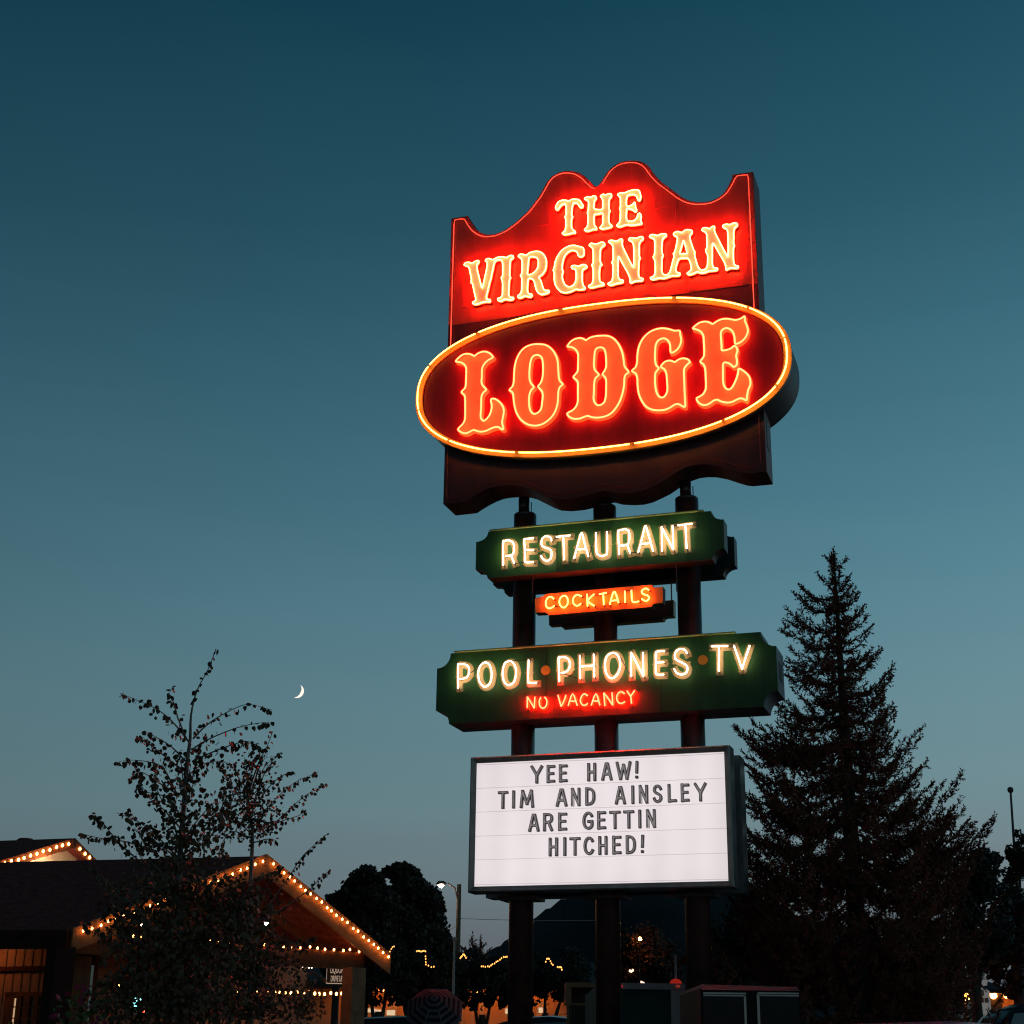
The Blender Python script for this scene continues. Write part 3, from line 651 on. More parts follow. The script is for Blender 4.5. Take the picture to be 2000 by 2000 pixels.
def reader(root, w0, w1, lit):
    fw = .075
    m = MB()
    # four mitred frame sides, sloping in to the face
    def side(a, b, c, d): m.add([(a[0], w0, a[1]), (b[0], w0, b[1]), (c[0], w0+.035, c[1]), (d[0], w0+.035, d[1])], [(0,1,2,3)])
    o = [(RL, RB), (RR, RB), (RR, RT), (RL, RT)]; i_ = [(RL+fw, RB+fw), (RR-fw, RB+fw), (RR-fw, RT-fw), (RL+fw, RT-fw)]
    k_ = [(RL+.015, RB+.015), (RR-.015, RB+.015), (RR-.015, RT-.015), (RL+.015, RT-.015)]
    for q in range(4):
        p = (q+1) % 4
        m.add([(o[q][0], w0+.012, o[q][1]), (o[p][0], w0+.012, o[p][1]), (k_[p][0], w0, k_[p][1]), (k_[q][0], w0, k_[q][1])], [(0,1,2,3)])
        m.add([(k_[q][0], w0, k_[q][1]), (k_[p][0], w0, k_[p][1]), (i_[p][0], w0+.04, i_[p][1]), (i_[q][0], w0+.04, i_[q][1])], [(0,1,2,3)])
        m.add([(o[q][0], w0+.012, o[q][1]), (o[p][0], w0+.012, o[p][1]), (o[p][0], w1, o[p][1]), (o[q][0], w1, o[q][1])], [(3,2,1,0)])
    m.add([(x, w1, z) for x, z in o], [(3,2,1,0)])
    m.build('frame', bronze, root)
    m = MB(); m.box((RL + fw*.7, w0 + .034, RB + fw*.7), (RR - fw*.7, w0 + .06, RT - fw*.7))
    f = m.build('light_panel', board_glow() if lit else pbr('unlit_acrylic', (.3, .3, .3), .4), root)
    return w0 + .034
rd = sign_root('letter_board', 0, 'glowing white letter board announcing a wedding, in a dark bronze frame', 'letter board', SG)
wf = reader(rd, -.09, .16, True)
rbk = sign_root('letter_board', 0, 'dark back of the second framed letter board, behind the glowing one', 'letter board', SG)
reader_back = MB(); reader_back.box((RL, .52, RB), (RR, .79, RT)); reader_back.build('cabinet', bronze, rbk)
m = MB(); m.box((RL, .795, RB), (RR, .80, RT)); m.build('back_sheet', dark_metal, rbk)
for u in (-1.10, -.112, .875):
    m = MB(); m.box((u - .22, .17, RB - .06), (u + .22, .51, RB - .012)); m.build('support_angle', dark_metal, rd)
KB = (880, 1420, 1932/620)
track_m = bpy.data.materials.new('clear_track_plastic'); track_m.use_nodes = True
_t = track_m.node_tree; _t.nodes.clear(); _o = _t.nodes.new('ShaderNodeOutputMaterial'); _b = _t.nodes.new('ShaderNodeBsdfTransparent'); _b.inputs[0].default_value = (.80, .79, .79, 1)
_t.links.new(_b.outputs[0], _o.inputs[0])
wr = wf - .012
for (x0, y0), (x1, y1) in (((145,372),(1675,312)), ((145,518),(1680,462)), ((145,662),(1682,618)), ((145,805),(1685,770)), ((145,960),(1690,925)), ((150,232),(1670,160))):
    (u0, v0), (u1, v1) = zp(*KB, [(x0, y0), (x1, y1)], wr); v = (v0 + v1)/2
    m = MB(); m.box((RL + .06, wr, v - .002), (RR - .06, wf - .001, v + .002)); m.build('letter_track', track_m, rd)
# condensed capitals, drawn in a unit box (x 0-1, y 0-1)
FONT = {
 'A': [[(.02,0),(.42,.98)],[(.58,.98),(.98,0)],[(.42,.98),(.58,.98)],[(.2,.33),(.8,.33)]],
 'R': [[(.08,0),(.08,1)],[(.08,.98),(.6,.98),(.86,.9),(.92,.74),(.86,.58),(.6,.5),(.08,.5)],[(.55,.5),(.93,0)]],
 'E': [[(.08,0),(.08,1)],[(.08,.97),(.95,.97)],[(.08,.52),(.82,.52)],[(.08,.03),(.95,.03)]],
 'Y': [[(.0,1),(.5,.45)],[(1,1),(.5,.45)],[(.5,.45),(.5,0)]],
 'H': [[(.08,0),(.08,1)],[(.92,0),(.92,1)],[(.08,.5),(.92,.5)]],
 'W': [[(0,1),(.25,0)],[(.25,0),(.5,.85)],[(.5,.85),(.75,0)],[(.75,0),(1,1)]],
 'T': [[(0,.97),(1,.97)],[(.5,0),(.5,.97)]],
 'I': [[(.5,0),(.5,1)]],
 'M': [[(.02,0),(.14,1)],[(.14,1),(.5,.2)],[(.5,.2),(.86,1)],[(.86,1),(.98,0)]],
 'N': [[(.08,0),(.08,1)],[(.08,1),(.92,0)],[(.92,0),(.92,1)]],
 'D': [[(.08,0),(.08,1)],[(.08,.97),(.5,.97),(.8,.85),(.93,.65),(.93,.35),(.8,.15),(.5,.03),(.08,.03)]],
 'S': [[(.9,.8),(.75,.94),(.5,.98),(.22,.92),(.1,.76),(.2,.6),(.5,.51),(.82,.4),(.92,.24),(.8,.08),(.5,.02),(.22,.06),(.08,.2)]],
 'L': [[(.08,1),(.08,0)],[(.08,.03),(.95,.03)]],
 'G': [[(.9,.8),(.75,.94),(.5,.98),(.24,.88),(.09,.66),(.08,.35),(.24,.12),(.5,.02),(.78,.08),(.92,.22),(.92,.45)],[(.55,.45),(.92,.45)]],
 'C': [[(.92,.8),(.76,.94),(.5,.98),(.24,.88),(.09,.66),(.08,.35),(.24,.12),(.5,.02),(.78,.08),(.93,.22)]],
 '!': [[(.5,.36),(.6,1)],[(.46,.06),(.54,.06)]],
}
rows = [
 ([('Y',485,560),('E',580,637),('E',655,713),('H',827,888),('A',915,985),('W',1005,1100),('!',1112,1152)], ((520,342),(1135,318)), ((520,231),(1135,207))),
 ([('T',285,347),('I',368,393),('M',418,507),('A',638,710),('N',728,792),('D',815,882),('A',998,1067),('I',1095,1122),('N',1142,1205),('S',1227,1292),('L',1318,1380),('E',1398,1457),('Y',1482,1560)], ((315,497),(1525,452)), ((315,388),(1525,337))),
 ([('A',470,540),('R',557,625),('E',650,710),('G',798,872),('E',888,948),('T',965,1035),('T',1050,1118),('I',1137,1165),('N',1187,1252)], ((505,638),(1218,612)), ((505,525),(1220,500))),
 ([('H',592,655),('I',680,707),('T',722,790),('C',805,875),('H',895,957),('E',980,1042),('D',1062,1130),('!',1148,1185)], ((622,787),(1165,770)), ((622,672),(1165,655))),
]
grey_plastic = bpy.data.materials.new('grey_translucent_plastic'); grey_plastic.use_nodes = True
t_ = grey_plastic.node_tree; t_.nodes.clear()
o_ = t_.nodes.new('ShaderNodeOutputMaterial'); mx = t_.nodes.new('ShaderNodeMixShader'); df = t_.nodes.new('ShaderNodeBsdfDiffuse'); tl_ = t_.nodes.new('ShaderNodeBsdfTranslucent')
df.inputs[0].default_value = (.2, .2, .2, 1); tl_.inputs[0].default_value = (.80, .78, .77, 1); mx.inputs[0].default_value = .75
t_.links.new(df.outputs[0], mx.inputs[1]); t_.links.new(tl_.outputs[0], mx.inputs[2]); t_.links.new(mx.outputs[0], o_.inputs[0])
black_plastic = pbr('black_letter_edge', (.012, .011, .011), .35)
wl = wf - .042
for row, base, tp in rows:
    (bu0, bv0), (bu1, bv1) = zp(*KB, base, wl); (tu0, tv0), (tu1, tv1) = zp(*KB, tp, wl)
    for ch, x0, x1 in row:
        def lerp(x, P): a, b = P; s = (x - a[0]) / (b[0] - a[0]); return (x, a[1] + (b[1]-a[1]) * s)
        (ua, vb), (ub, _), (_, vt) = zp(*KB, [lerp(x0, base), lerp(x1, base), lerp((x0+x1)/2, tp)], wl)
        vb = (bv0 + bv1)/2; hgt = (tv0 + tv1)/2 - vb
        hw = .0150; wd = ub - ua
        if ch in 'I!': q = [[((ua+ub)/2 + (x-.5)*.05, vb + hw*.9 + y*(hgt - 1.8*hw)) for x, y in s] for s in FONT[ch]]
        else: q = [[(ua + hw + x*(wd - 2*hw), vb + hw*.9 + y*(hgt - 1.8*hw)) for x, y in s] for s in FONT[ch]]
        if ch in 'SGCDR': q = [catmull(s, False, 3) if len(s) > 3 else s for s in q]
        fm = MB(); em = MB()
        for g_ in stroke_shape(q, hw, .0045, sm=1): em.prism(g_, wl, wf - .004, 0, 0, back=False, front=False)
        for g_ in stroke_shape(q, hw, .003, sm=1, ring=.007): em.prism(g_, wl, wl + .004, 0, 0)
        for g_ in stroke_shape(q, hw - .004, .0045, sm=1): fm.prism(g_, wl - .003, wl + .001, 0, 0, back=False)
        lo_ = em.build('letter', black_plastic, rd); fm.build('letter_face', grey_plastic, lo_)
#BACKGROUND
# ================================================================ far hills, road
hill_m = pbr('dark_forested_hill', (.020, .022, .024), .95, var=.4, vscale=.03, bump=.6, bscale=.4, spec=.05)
def ridge(name, prof, Y, depth, base=-2):
    # a ridge with real depth: crest traced, slopes falling towards and away from the viewer
    pts = catmull(prof, False, 6); rngl = random.Random(3)
    rows_ = []
    for fr, dy in ((0, -depth), (.35, -depth*.62), (.7, -depth*.28), (1, 0), (.6, depth*.5), (0, depth)):
        row = []
        for x, y in pts:
            p = at(x, y, Y); h = max(0, p.z) * fr * (1 + rngl.uniform(-.012, .012)); row.append((p.x * (1 + dy/Y*.3), Y + dy, base + h + 2 * (fr > 0) * rngl.uniform(-.5, .5)))
        rows_.append(row)
    m = MB(); k = len(pts); vs = [p for r in rows_ for p in r]
    m.add(vs, [(i*k+j, i*k+j+1, (i+1)*k+j+1, (i+1)*k+j) for i in range(len(rows_)-1) for j in range(k-1)])
    return tag(m.build(name, hill_m, None, True), kind='structure')
ridge('mountain', [(780,2050),(850,1960),(905,1900),(940,1862),(985,1830),(1030,1796),(1085,1755),(1150,1722),(1230,1700),(1320,1706),(1420,1725),(1520,1765),(1640,1810),(1800,1870),(2000,1930),(2200,1990)], 900, 320)
ridge('hills', [(-500,1990),(-200,1960),(100,1965),(400,1975),(700,1955),(900,1962),(1200,1980),(1600,1950),(1900,1935),(2300,1900)], 600, 150)

# ================================================================ plants
def leaf_cloud(m, c, r, n, size, rr, flat=.0, shell=.35):
    for _ in range(n):
        d = Vector((rr.gauss(0,1), rr.gauss(0,1), rr.gauss(0,1))).normalized() * (rr.random() ** shell)
        p = Vector(c) + Vector((d.x*r[0], d.y*r[1], d.z*r[2])); leaf(m, p, size * rr.uniform(.6, 1.25), rr)
def leaf(m, p, s, rr, hang=True):
    a = rr.uniform(0, 2*math.pi); t = rr.gauss(-.9, .55) if hang else rr.uniform(-1.5, 1.5)
    d = Vector((math.cos(a)*math.cos(t), math.sin(a)*math.cos(t), math.sin(t)))
    w = d.cross(Vector((rr.gauss(0,1), rr.gauss(0,1), rr.gauss(0,1)))).normalized()
    q = [p, p + d*s*.25 + w*s*.42, p + d*s*.62 + w*s*.40, p + d*s*1.05, p + d*s*.62 - w*s*.40, p + d*s*.25 - w*s*.42]
    m.add(q, [(0,1,2,3,4,5)])
def tuft(m, p, s, rr):
    for _ in range(2):
        d = Vector((rr.gauss(0,1), rr.gauss(0,1), rr.gauss(0,1))).normalized(); w = d.orthogonal().normalized()
        m.add([p - d*s*.5 - w*s*.3, p + d*s*.5 - w*s*.35, p + d*s*.6 + w*s*.3, p - d*s*.3 + w*s*.4], [(0,1,2,3)])
aspen_leaf = leafmat('aspen_leaf', (.14, .078, .036))  # leaf colour warmed and lightened to stand in for unseen street light
aspen_bark = pbr('aspen_bark', (.20, .165, .13), .7, var=.5, vscale=14)
def aspen(name, trunks, branches, clouds, Y, label, lsize, seed, cat='tree', fol=aspen_leaf):
    rr = random.Random(seed)
    base = at(trunks[0][0][0], trunks[0][0][1], Y); base.z = 0
    root = thing(name, base, label, cat)
    tm = MB(); lm = MB()
    def P(x, y, dy=0): return at(x, y, Y + dy) - base
    for tr in trunks:
        q = [P(x, y, 0) for x, y in tr]
        if tr is trunks[0]: q = [Vector((q[0].x, q[0].y, 0))] + q
        q = [Vector(v) for v in catmull([tuple(v) for v in q], False, 3)]
        k = len(q); tm.tube(q, [max(.0035, .034 * (1 - i/(k-1))**1.15) for i in range(k)], 6)
    for tr in trunks:                             # leaves along the bare top of the leader
        q = [Vector(v) for v in catmull([tuple(P(x, y)) for x, y in tr], False, 6)]; q = q[int(len(q)*.72):]
        for a_, b_ in zip(q, q[1:]):
            for _ in range(max(1, int((b_-a_).length/(lsize*.42)))):
                leaf(lm, a_.lerp(b_, rr.random()) + Vector((rr.uniform(-1,1), rr.uniform(-1,1), rr.uniform(-1,.4)))*.02, lsize*rr.uniform(.8, 1.35), rr)
    for b in branches:
        dd = rr.uniform(-.9, .9); k0 = len(b)
        q = [P(x, y, dd * i/(k0-1)) for i, (x, y) in enumerate(b)]
        q = [Vector(v) for v in catmull([tuple(v) for v in q], False, 4)]
        k = len(q); tm.tube(q, [max(.0022, .007 * (1 - .85*i/(k-1))) for i in range(k)], 4)
        L = sum((q[i+1]-q[i]).length for i in range(k-1)); n = int(L / (lsize * .42))
        for j in range(n):
            f = (j + rr.random()*.6)/n * (k-1); i = min(k-2, int(f)); p = q[i].lerp(q[i+1], f - i)
            spread = .012 + .10 * (1 - f/(k-1)) * rr.random()
            leaf(lm, p + Vector((rr.uniform(-1,1), rr.uniform(-1,1), rr.uniform(-1.1,.7))) * spread, lsize * rr.uniform(.75, 1.25), rr)
    for (x, y, rx, ry, n) in clouds:
        c = P(x, y); sc = (P(x + 10, y) - c).length / 10
        leaf_cloud(lm, c, (rx*sc, max(rx, ry)*sc*.8, ry*sc), n, lsize, rr, shell=.6)
        for _ in range(max(3, n // 40)):          # thin twigs inside the cloud
            d = Vector((rr.uniform(-1,1)*rx*sc, rr.uniform(-1,1)*rx*sc*.8, rr.uniform(-.6,1)*ry*sc)) * .8
            tm.tube([c + d*.05 - Vector((0,0,ry*sc*.4)), c + d*.6, c + d], [.006, .004, .002], 4, cap=False)
    tm.build('trunk', aspen_bark, root); lm.build('foliage', fol, root)
    return root
def z5(l): return [(x/2.76, 1240 + y/2.76) for x, y in l]
def z6(l): return [(x/2.415, 1600 + y/2.415) for x, y in l]
aspen('aspen_tree', [[(352,2060),(352,1900)] + z5([(968,1270),(985,1000),(1010,680),(1025,560),(1030,430),(1062,300),(1120,190),(1165,75)])],
 [z5(b) for b in [
  [(1020,580),(940,480),(860,410),(760,360),(645,315)], [(1005,560),(960,450),(930,350),(905,330),(935,275)],
  [(1040,560),(1110,490),(1200,430),(1330,375),(1465,405)], [(1030,620),(1130,560),(1280,500),(1400,475),(1475,470)], [(1040,680),(1150,630),(1260,590),(1340,575),(1420,620)],
  [(1000,680),(920,600),(830,545),(775,520)], [(970,720),(870,640),(790,580),(735,545)], [(950,850),(880,720),(800,685),(700,675),(615,690)], [(960,860),(860,800),(760,740),(700,780)],
  [(990,1000),(900,880),(800,850),(725,830)], [(980,1050),(880,940),(790,860),(720,700)], [(960,1200),(860,1100),(750,1010),(630,960)], [(800,1260),(650,1130),(560,1020),(500,960)],
  [(850,1180),(700,1120),(560,1100),(430,1070)], [(990,1100),(1080,980),(1160,900),(1230,800)], [(990,1200),(1100,1120),(1190,1020),(1250,900)], [(980,1240),(900,1160),(800,1080),(690,940)],
  [(1010,760),(1090,700),(1180,680),(1260,700)], [(960,950),(880,900),(830,780),(850,700)]]]
 + [[(352,1900),(290,1800),(230,1740),(170,1690)], [(352,1880),(420,1780),(470,1730),(540,1700)], [(352,1960),(260,1880),(200,1830),(160,1800)], [(352,1960),(450,1880),(540,1850),(620,1830)]],
 [(365,1530,42,90,210), (360,1640,80,70,330), (290,1640,60,45,90), (430,1600,50,60,140), (350,1740,130,70,900), (340,1850,150,90,2000), (330,1950,170,70,2200), (240,1790,60,70,260), (460,1780,80,80,600)],
 12.0, 'taller slender aspen in front of the lodge, its top shoot highest', .039, 11)
aspen('aspen_tree', [[(488,2050),(489,1860)] + z5([(1355,1270),(1360,1050),(1332,900),(1390,700),(1440,600),(1470,520)])],
 [z5(b) for b in [
  [(1380,1000),(1500,870),(1600,790),(1715,740)], [(1400,1080),(1520,980),(1640,870),(1760,800)], [(1360,1000),(1290,880),(1220,760),(1190,700)], [(1370,900),(1420,760),(1470,680),(1510,635)],
  [(1360,1080),(1280,1000),(1200,950),(1150,980)], [(1360,950),(1450,820),(1520,760),(1580,735)], [(1365,1120),(1450,1100),(1490,1110)], [(1350,980),(1330,800),(1350,700),(1400,640)], [(1390,1060),(1500,1010),(1620,970),(1640,940)],
  [(1360,1100),(1250,1060),(1190,1150),(1240,1200)]]]
 + [z6(b) for b in [[(1260,420),(1370,260),(1440,160),(1545,70)], [(1290,450),(1450,340),(1500,290),(1560,235)], [(1200,380),(1300,260),(1320,220)], [(1185,500),(1330,560),(1450,620)], [(1185,600),(1400,680),(1540,760)]]],
 [(487,1530,62,75,420), (500,1600,70,50,260), (440,1570,40,60,100), (480,1800,85,80,600), (500,1890,90,90,1000), (480,1965,140,60,1300), (590,1960,50,60,260), (455,1880,110,90,1000), (400,1900,90,80,800)],
 15.0, 'shorter aspen right of the tallest one, leaning twigs crossing the gable', .036, 12)

# ---- the big spruce
needle = pbr('spruce_needle', (.27, .080, .044), .75, var=.5, vscale=4, spec=.25)  # green needles reddened: the colour carries warm light of unseen lamps
spruce_bark = pbr('spruce_bark', (.06, .045, .035), .9, var=.4, vscale=8)
def spruce(name, px, ytop, Y, prof, label, seed, dens=1.0, twig=.075, group=None, ns=1.0, tips=()):
    rr = random.Random(seed)
    tip = at(px, ytop, Y); base = Vector((tip.x, Y, 0)); H_ = tip.z
    root = thing(name, base, label, 'tree', group)
    tm = MB(); fm = MB()
    tm.tube([(0,0,0),(0.01,0,H_*.5),(0,0,H_)], [H_*.021, H_*.013, .006], 10)
    def rad(h):                              # h metres below the tip -> crown radius
        for (h0, r0), (h1, r1) in zip(prof, prof[1:]):
            if h <= h1: return r0 + (r1-r0)*(h-h0)/(h1-h0)
        return prof[-1][1]
    def spike(p, d, L, w):
        u = d.orthogonal().normalized(); a = rr.uniform(0, 6.28); u = (u*math.cos(a) + d.cross(u)*math.sin(a)).normalized()
        fm.add([p - u*w*.5, p + d*L*.4 - u*w, p + d*L, p + d*L*.4 + u*w], [(0,1,2,3)])
    def twiglet(p, d, L):
        d = d.normalized(); spike(p, d, L, L*.09)
        n = max(3, int(L/(.012*ns)))
        for j in range(n):
            q = p + d*L*(j+.4)/n; u = d.orthogonal().normalized(); a = rr.uniform(0, 6.28)
            e = (d*.7 + (u*math.cos(a) + d.cross(u)*math.sin(a))*.8).normalized(); spike(q, e, .038*ns*rr.uniform(.7, 1.25), .0085*ns)
    def bough(p0, out, L, rise, r0, lv):
        side = Vector((-out.y, out.x, 0)).normalized(); n = max(3, int(L/(.09*ns))); q = []
        kk = rr.uniform(-1, 1)*.10; sag, lift, curl = rise
        for i in range(n+1):
            f = i/n; q.append(p0 + out*L*f + side*(kk*math.sin(2.6*f)*L) + Vector((0,0, L*(lift*f - sag*math.sin(math.pi*min(1, f*1.15))*.5 + curl*f**3))))
        tm.tube(q, [max(.0028*ns, r0*(1-.85*i/n)) for i in range(n+1)], 4, cap=False)
        st = max(2, int(L/(.0165*ns/dens)))
        for j in range(st):
            f = (.04 if lv else .08) + .95*(j+rr.random())/st; f = min(.999, f); i = min(n-1, int(f*n)); p = q[i].lerp(q[i+1], f*n - i); d = (q[i+1]-q[i]).normalized()
            a = rr.uniform(0, 6.28); u = side*math.cos(a) + Vector((0,0,1))*math.sin(a)*.8
            tl = twig*ns*rr.uniform(.55, 1.25)*(1.25 - .45*f)
            if rr.random() < .30*(1-f) and L > .55*ns: u = Vector((0,0,-1)) + side*rr.uniform(-.5,.5); tl *= 1.7    # hanging sprays
            twiglet(p, d*rr.uniform(.5, 1.1) + u, tl)
        for k in range(3): twiglet(q[-1-k//2], (q[-1]-q[-2]).normalized() + Vector((rr.uniform(-.3,.3), rr.uniform(-.3,.3), .25)), twig*ns*1.3)
        if lv == 0 and L > .38*ns:
            m_ = int(L/(.17*ns))
            for k in range(m_):
                f = .25 + .65*(k + rr.random())/m_; i = min(n-1, int(f*n)); p = q[i]; sg = rr.choice((-1, 1))
                o2 = (out*rr.uniform(.55, .9) + side*sg*rr.uniform(.5, 1.0)).normalized()
                bough(p, o2, L*(1-f)*rr.uniform(.5, .85) + .10*ns, (rise[0]*.7, rise[1]*.6 + .05, rise[2]*.9), r0*.5, 1)
    for k in range(6): twiglet(Vector((0,0,H_-.02-.045*k*ns)), Vector((rr.uniform(-.35,.35), rr.uniform(-.35,.35), 1)), .11*ns)
    for k in range(int(110*dens)): twiglet(Vector((rr.uniform(-.02,.02), rr.uniform(-.02,.02), H_ - rr.uniform(.02, .8)*ns)), Vector((rr.uniform(-1,1), rr.uniform(-1,1), rr.uniform(.2,1.2))), .07*ns)
    h = .18*ns
    while h < H_ - .35*ns:
        R_ = rad(h); nb = max(4, int((4.2 + R_/ns*2.0) * dens)); a0 = rr.uniform(0, 6.28)
        for b in range(nb):
            a = a0 + 6.283*b/nb + rr.uniform(-.4, .4); L = R_ * rr.choice([rr.uniform(.5,.8), rr.uniform(.75,1.05), rr.uniform(.95, 1.18)])
            t_ = min(1, h/(3.2*ns)); rise = (.10 + .38*t_, .30 - .42*t_ + rr.uniform(-.08,.08), .18 + .22*t_)
            bough(Vector((0,0,H_ - h + rr.uniform(-.07,.07)*ns)), Vector((math.cos(a), math.sin(a), 0)), L, rise, .015*ns*min(1, L/ns + .2), 0)
        h += (.13 + .06*min(2.0, R_/ns) + rr.uniform(0, .09))*ns
    for x, y, so in tips:                         # long boughs reaching out of the crown
        tp = at(x, y, Y) - base; dx = tp.x; sy = y + so*abs(x - px); z0 = at(px, sy, Y).z; a = rr.uniform(-.35, .35)
        out = Vector((math.copysign(math.cos(a), dx), math.sin(a), 0)); L = abs(dx)/math.cos(a); dz = (tp.z - z0)/L
        bough(Vector((0, 0, z0)), out, L*.97, (.16, dz - .34, .34), .016, 0)
    for k in range(int(H_/ns*150*dens)):          # inner sprays close to the trunk
        hh = rr.uniform(.6*ns, H_ - .3*ns); R_ = rad(hh)*(.10 + .50*rr.random()*min(1, hh/(2.5*ns))); a = rr.uniform(0, 6.28)
        twiglet(Vector((R_*math.cos(a), R_*math.sin(a), H_ - hh)), Vector((math.cos(a), math.sin(a), rr.uniform(-.9, .5))), .10*ns)
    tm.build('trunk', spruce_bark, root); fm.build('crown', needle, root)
    return root
spruce('spruce_tree', 1628, 1080, 17.9, [(0,.05),(.35,.16),(.52,.10),(.68,.24),(1.2,.36),(1.6,.44),(2.0,.62),(2.5,.85),(3.2,1.1),(3.8,1.5),(5.0,1.55),(7.5,1.6)],
       'large dark spruce right of the signs, its pointed top against the sky', 5, 1.1, tips=[
    (1571,1146,.3),(1553,1167,.35),(1539,1197,.4),(1532,1228,.35),(1541,1277,.3),(1531,1315,.1),(1513,1368,.1),(1520,1403,.0),(1431,1440,.05),(1437,1427,.12),(1467,1417,.2),(1510,1418,.25),(1456,1498,.0),(1457,1541,-.05),(1458,1577,-.1),(1449,1620,-.1),
    (1657,1153,.4),(1672,1163,.5),(1683,1191,.5),(1686,1215,.3),(1693,1245,.4),(1715,1275,.4),(1740,1308,.45),(1742,1382,.2),(1728,1433,.2),(1742,1443,.3),(1800,1500,.3),(1842,1534,.32),(1876,1567,.3),(1916,1597,.3),(1826,1533,.2),(1912,1624,.1),(1895,1665,.0),(1850,1600,.1),(1885,1725,.0),(1893,1785,-.05),(1870,1835,-.05),(1420,1700,-.1),(1425,1790,-.1)])

# ---- background broadleaf and other trees
dark_leaf = leafmat('dark_summer_leaf', (.045, .028, .018))
def crown_tree(name, lobes, Y, label, seed, n=2600, size=.16, group=None, cat='tree', mat=dark_leaf, trunk_px=None):
    rr = random.Random(seed)
    cx = sum(l[0] for l in lobes)/len(lobes) if trunk_px is None else trunk_px
    base = at(cx, 1950, Y); base.z = 0
    root = thing(name, base, label, cat, group)
    tm = MB(); lm = MB(); tot = sum(l[2]*l[3] for l in lobes); topz = 0
    for x, y, rx, ry in lobes:
        c = at(x, y, Y) - base; sc = Y / FPX * 1.03; topz = max(topz, c.z)
        k = int(2.2 * n * rx*ry/tot)
        sub = [(Vector((rr.gauss(0,.58), rr.gauss(0,.58), rr.gauss(0,.58))), rr.uniform(.22, .46)) for _ in range(26)]
        for _ in range(k):
            o_, q = rr.choice(sub)
            d = Vector((rr.gauss(0,1), rr.gauss(0,1), rr.gauss(0,1))).normalized() * (rr.random()**.6 if rr.random() < .86 else rr.uniform(.9, 1.45)) * q + o_
            if d.length > 1.12: d = d * (rr.uniform(.85, 1.15) / d.length)
            p = c + Vector((d.x*rx*sc, d.y*rx*sc, d.z*ry*sc)); tuft(lm, p, size*rr.uniform(.35, .85), rr)
        tm.tube([Vector((0,0,max(.5, c.z*.45))), c*.5 + Vector((0,0,c.z*.2)), c], [.10, .07, .03], 5)
    tm.tube([(0,0,0),(0,0,max(1.0, topz*.7))], [.20, .12], 8)
    tm.build('trunk', spruce_bark, root); lm.build('crown', mat, root)
    return root
BG = 'dark trees across the street'
crown_tree('broadleaf_tree', [(710,1770,46,64),(718,1735,34,30),(688,1800,44,62),(740,1810,46,60),(700,1850,60,50)], 60, 'rounded dark tree left of its taller partner, above the lodge eave', 21, 7000, .26, BG)
crown_tree('broadleaf_tree', [(782,1742,44,46),(796,1790,62,64),(826,1815,44,60),(770,1830,70,60),(806,1850,70,50),(815,1765,34,40)], 62, 'tallest rounded dark tree between the lodge roof and the street lamp', 22, 9000, .26, BG)
crown_tree('broadleaf_tree', [(650,1780,28,30),(660,1840,40,60)], 66, 'low dark tree peeping just over the lit gable edge', 23, 2600, .26, BG)
crown_tree('broadleaf_tree', [(720,1903,62,50),(760,1908,50,46)], 58, 'dark street tree beside the lodge column, hiding an orange wall', 24, 2600, .17, BG)
crown_tree('broadleaf_tree', [(820,1900,62,52),(868,1912,40,42)], 59, 'dark street tree directly above the striped umbrella', 25, 2600, .17, BG)
crown_tree('broadleaf_tree', [(920,1912,55,48),(965,1920,45,42)], 61, 'dark street tree between umbrella and left sign post', 26, 2600, .17, BG)
crown_tree('broadleaf_tree', [(1065,1912,50,46),(1020,1920,40,40),(1110,1908,40,46)], 62, 'dark street tree between the left and middle posts', 27, 2600, .17, BG)
crown_tree('broadleaf_tree', [(1245,1850,62,60),(1290,1880,50,50),(1210,1890,40,50)], 57, 'dark tree with a lamp shining through its leaves between the posts', 28, 3600, .17, BG)
crown_tree('broadleaf_tree', [(1925,1700,38,40),(1905,1780,60,90),(1890,1840,40,50)], 45, 'airy dark tree beyond the spruce, its crown open to the sky', 31, 3000, .20, BG)
crown_tree('broadleaf_tree', [(1992,1680,22,48),(1985,1790,50,80),(1990,1880,60,60)], 50, 'dark tree cut by the right edge, under the tall thin mast', 32, 3400, .20, BG)
crown_tree('broadleaf_tree', [(1440,1850,60,80),(1500,1830,70,90),(1580,1870,90,80)], 40, 'dark bushy tree low behind the spruce and white letter board', 33, 4200, .18, BG)
crown_tree('broadleaf_tree', [(1720,1880,90,70),(1810,1885,80,70)], 42, 'wide dark tree low behind the right side of the spruce', 34, 4000, .18, BG)
for px, yt, yy, sd, lab in ((923, 1835, 110, 41, 'taller of two small pointed conifers before the mountain foot'), (937, 1840, 112, 42, 'shorter of two small pointed conifers before the mountain foot'), (905, 1862, 100, 43, 'small pointed conifer just right of the lamp pole')):
    spruce('conifer_tree', px, yt, yy, [(0,.2),(2,1.1),(5,1.7),(9,2.4)], lab, sd, .4, .075, 'small conifers before the mountain', 5.0)

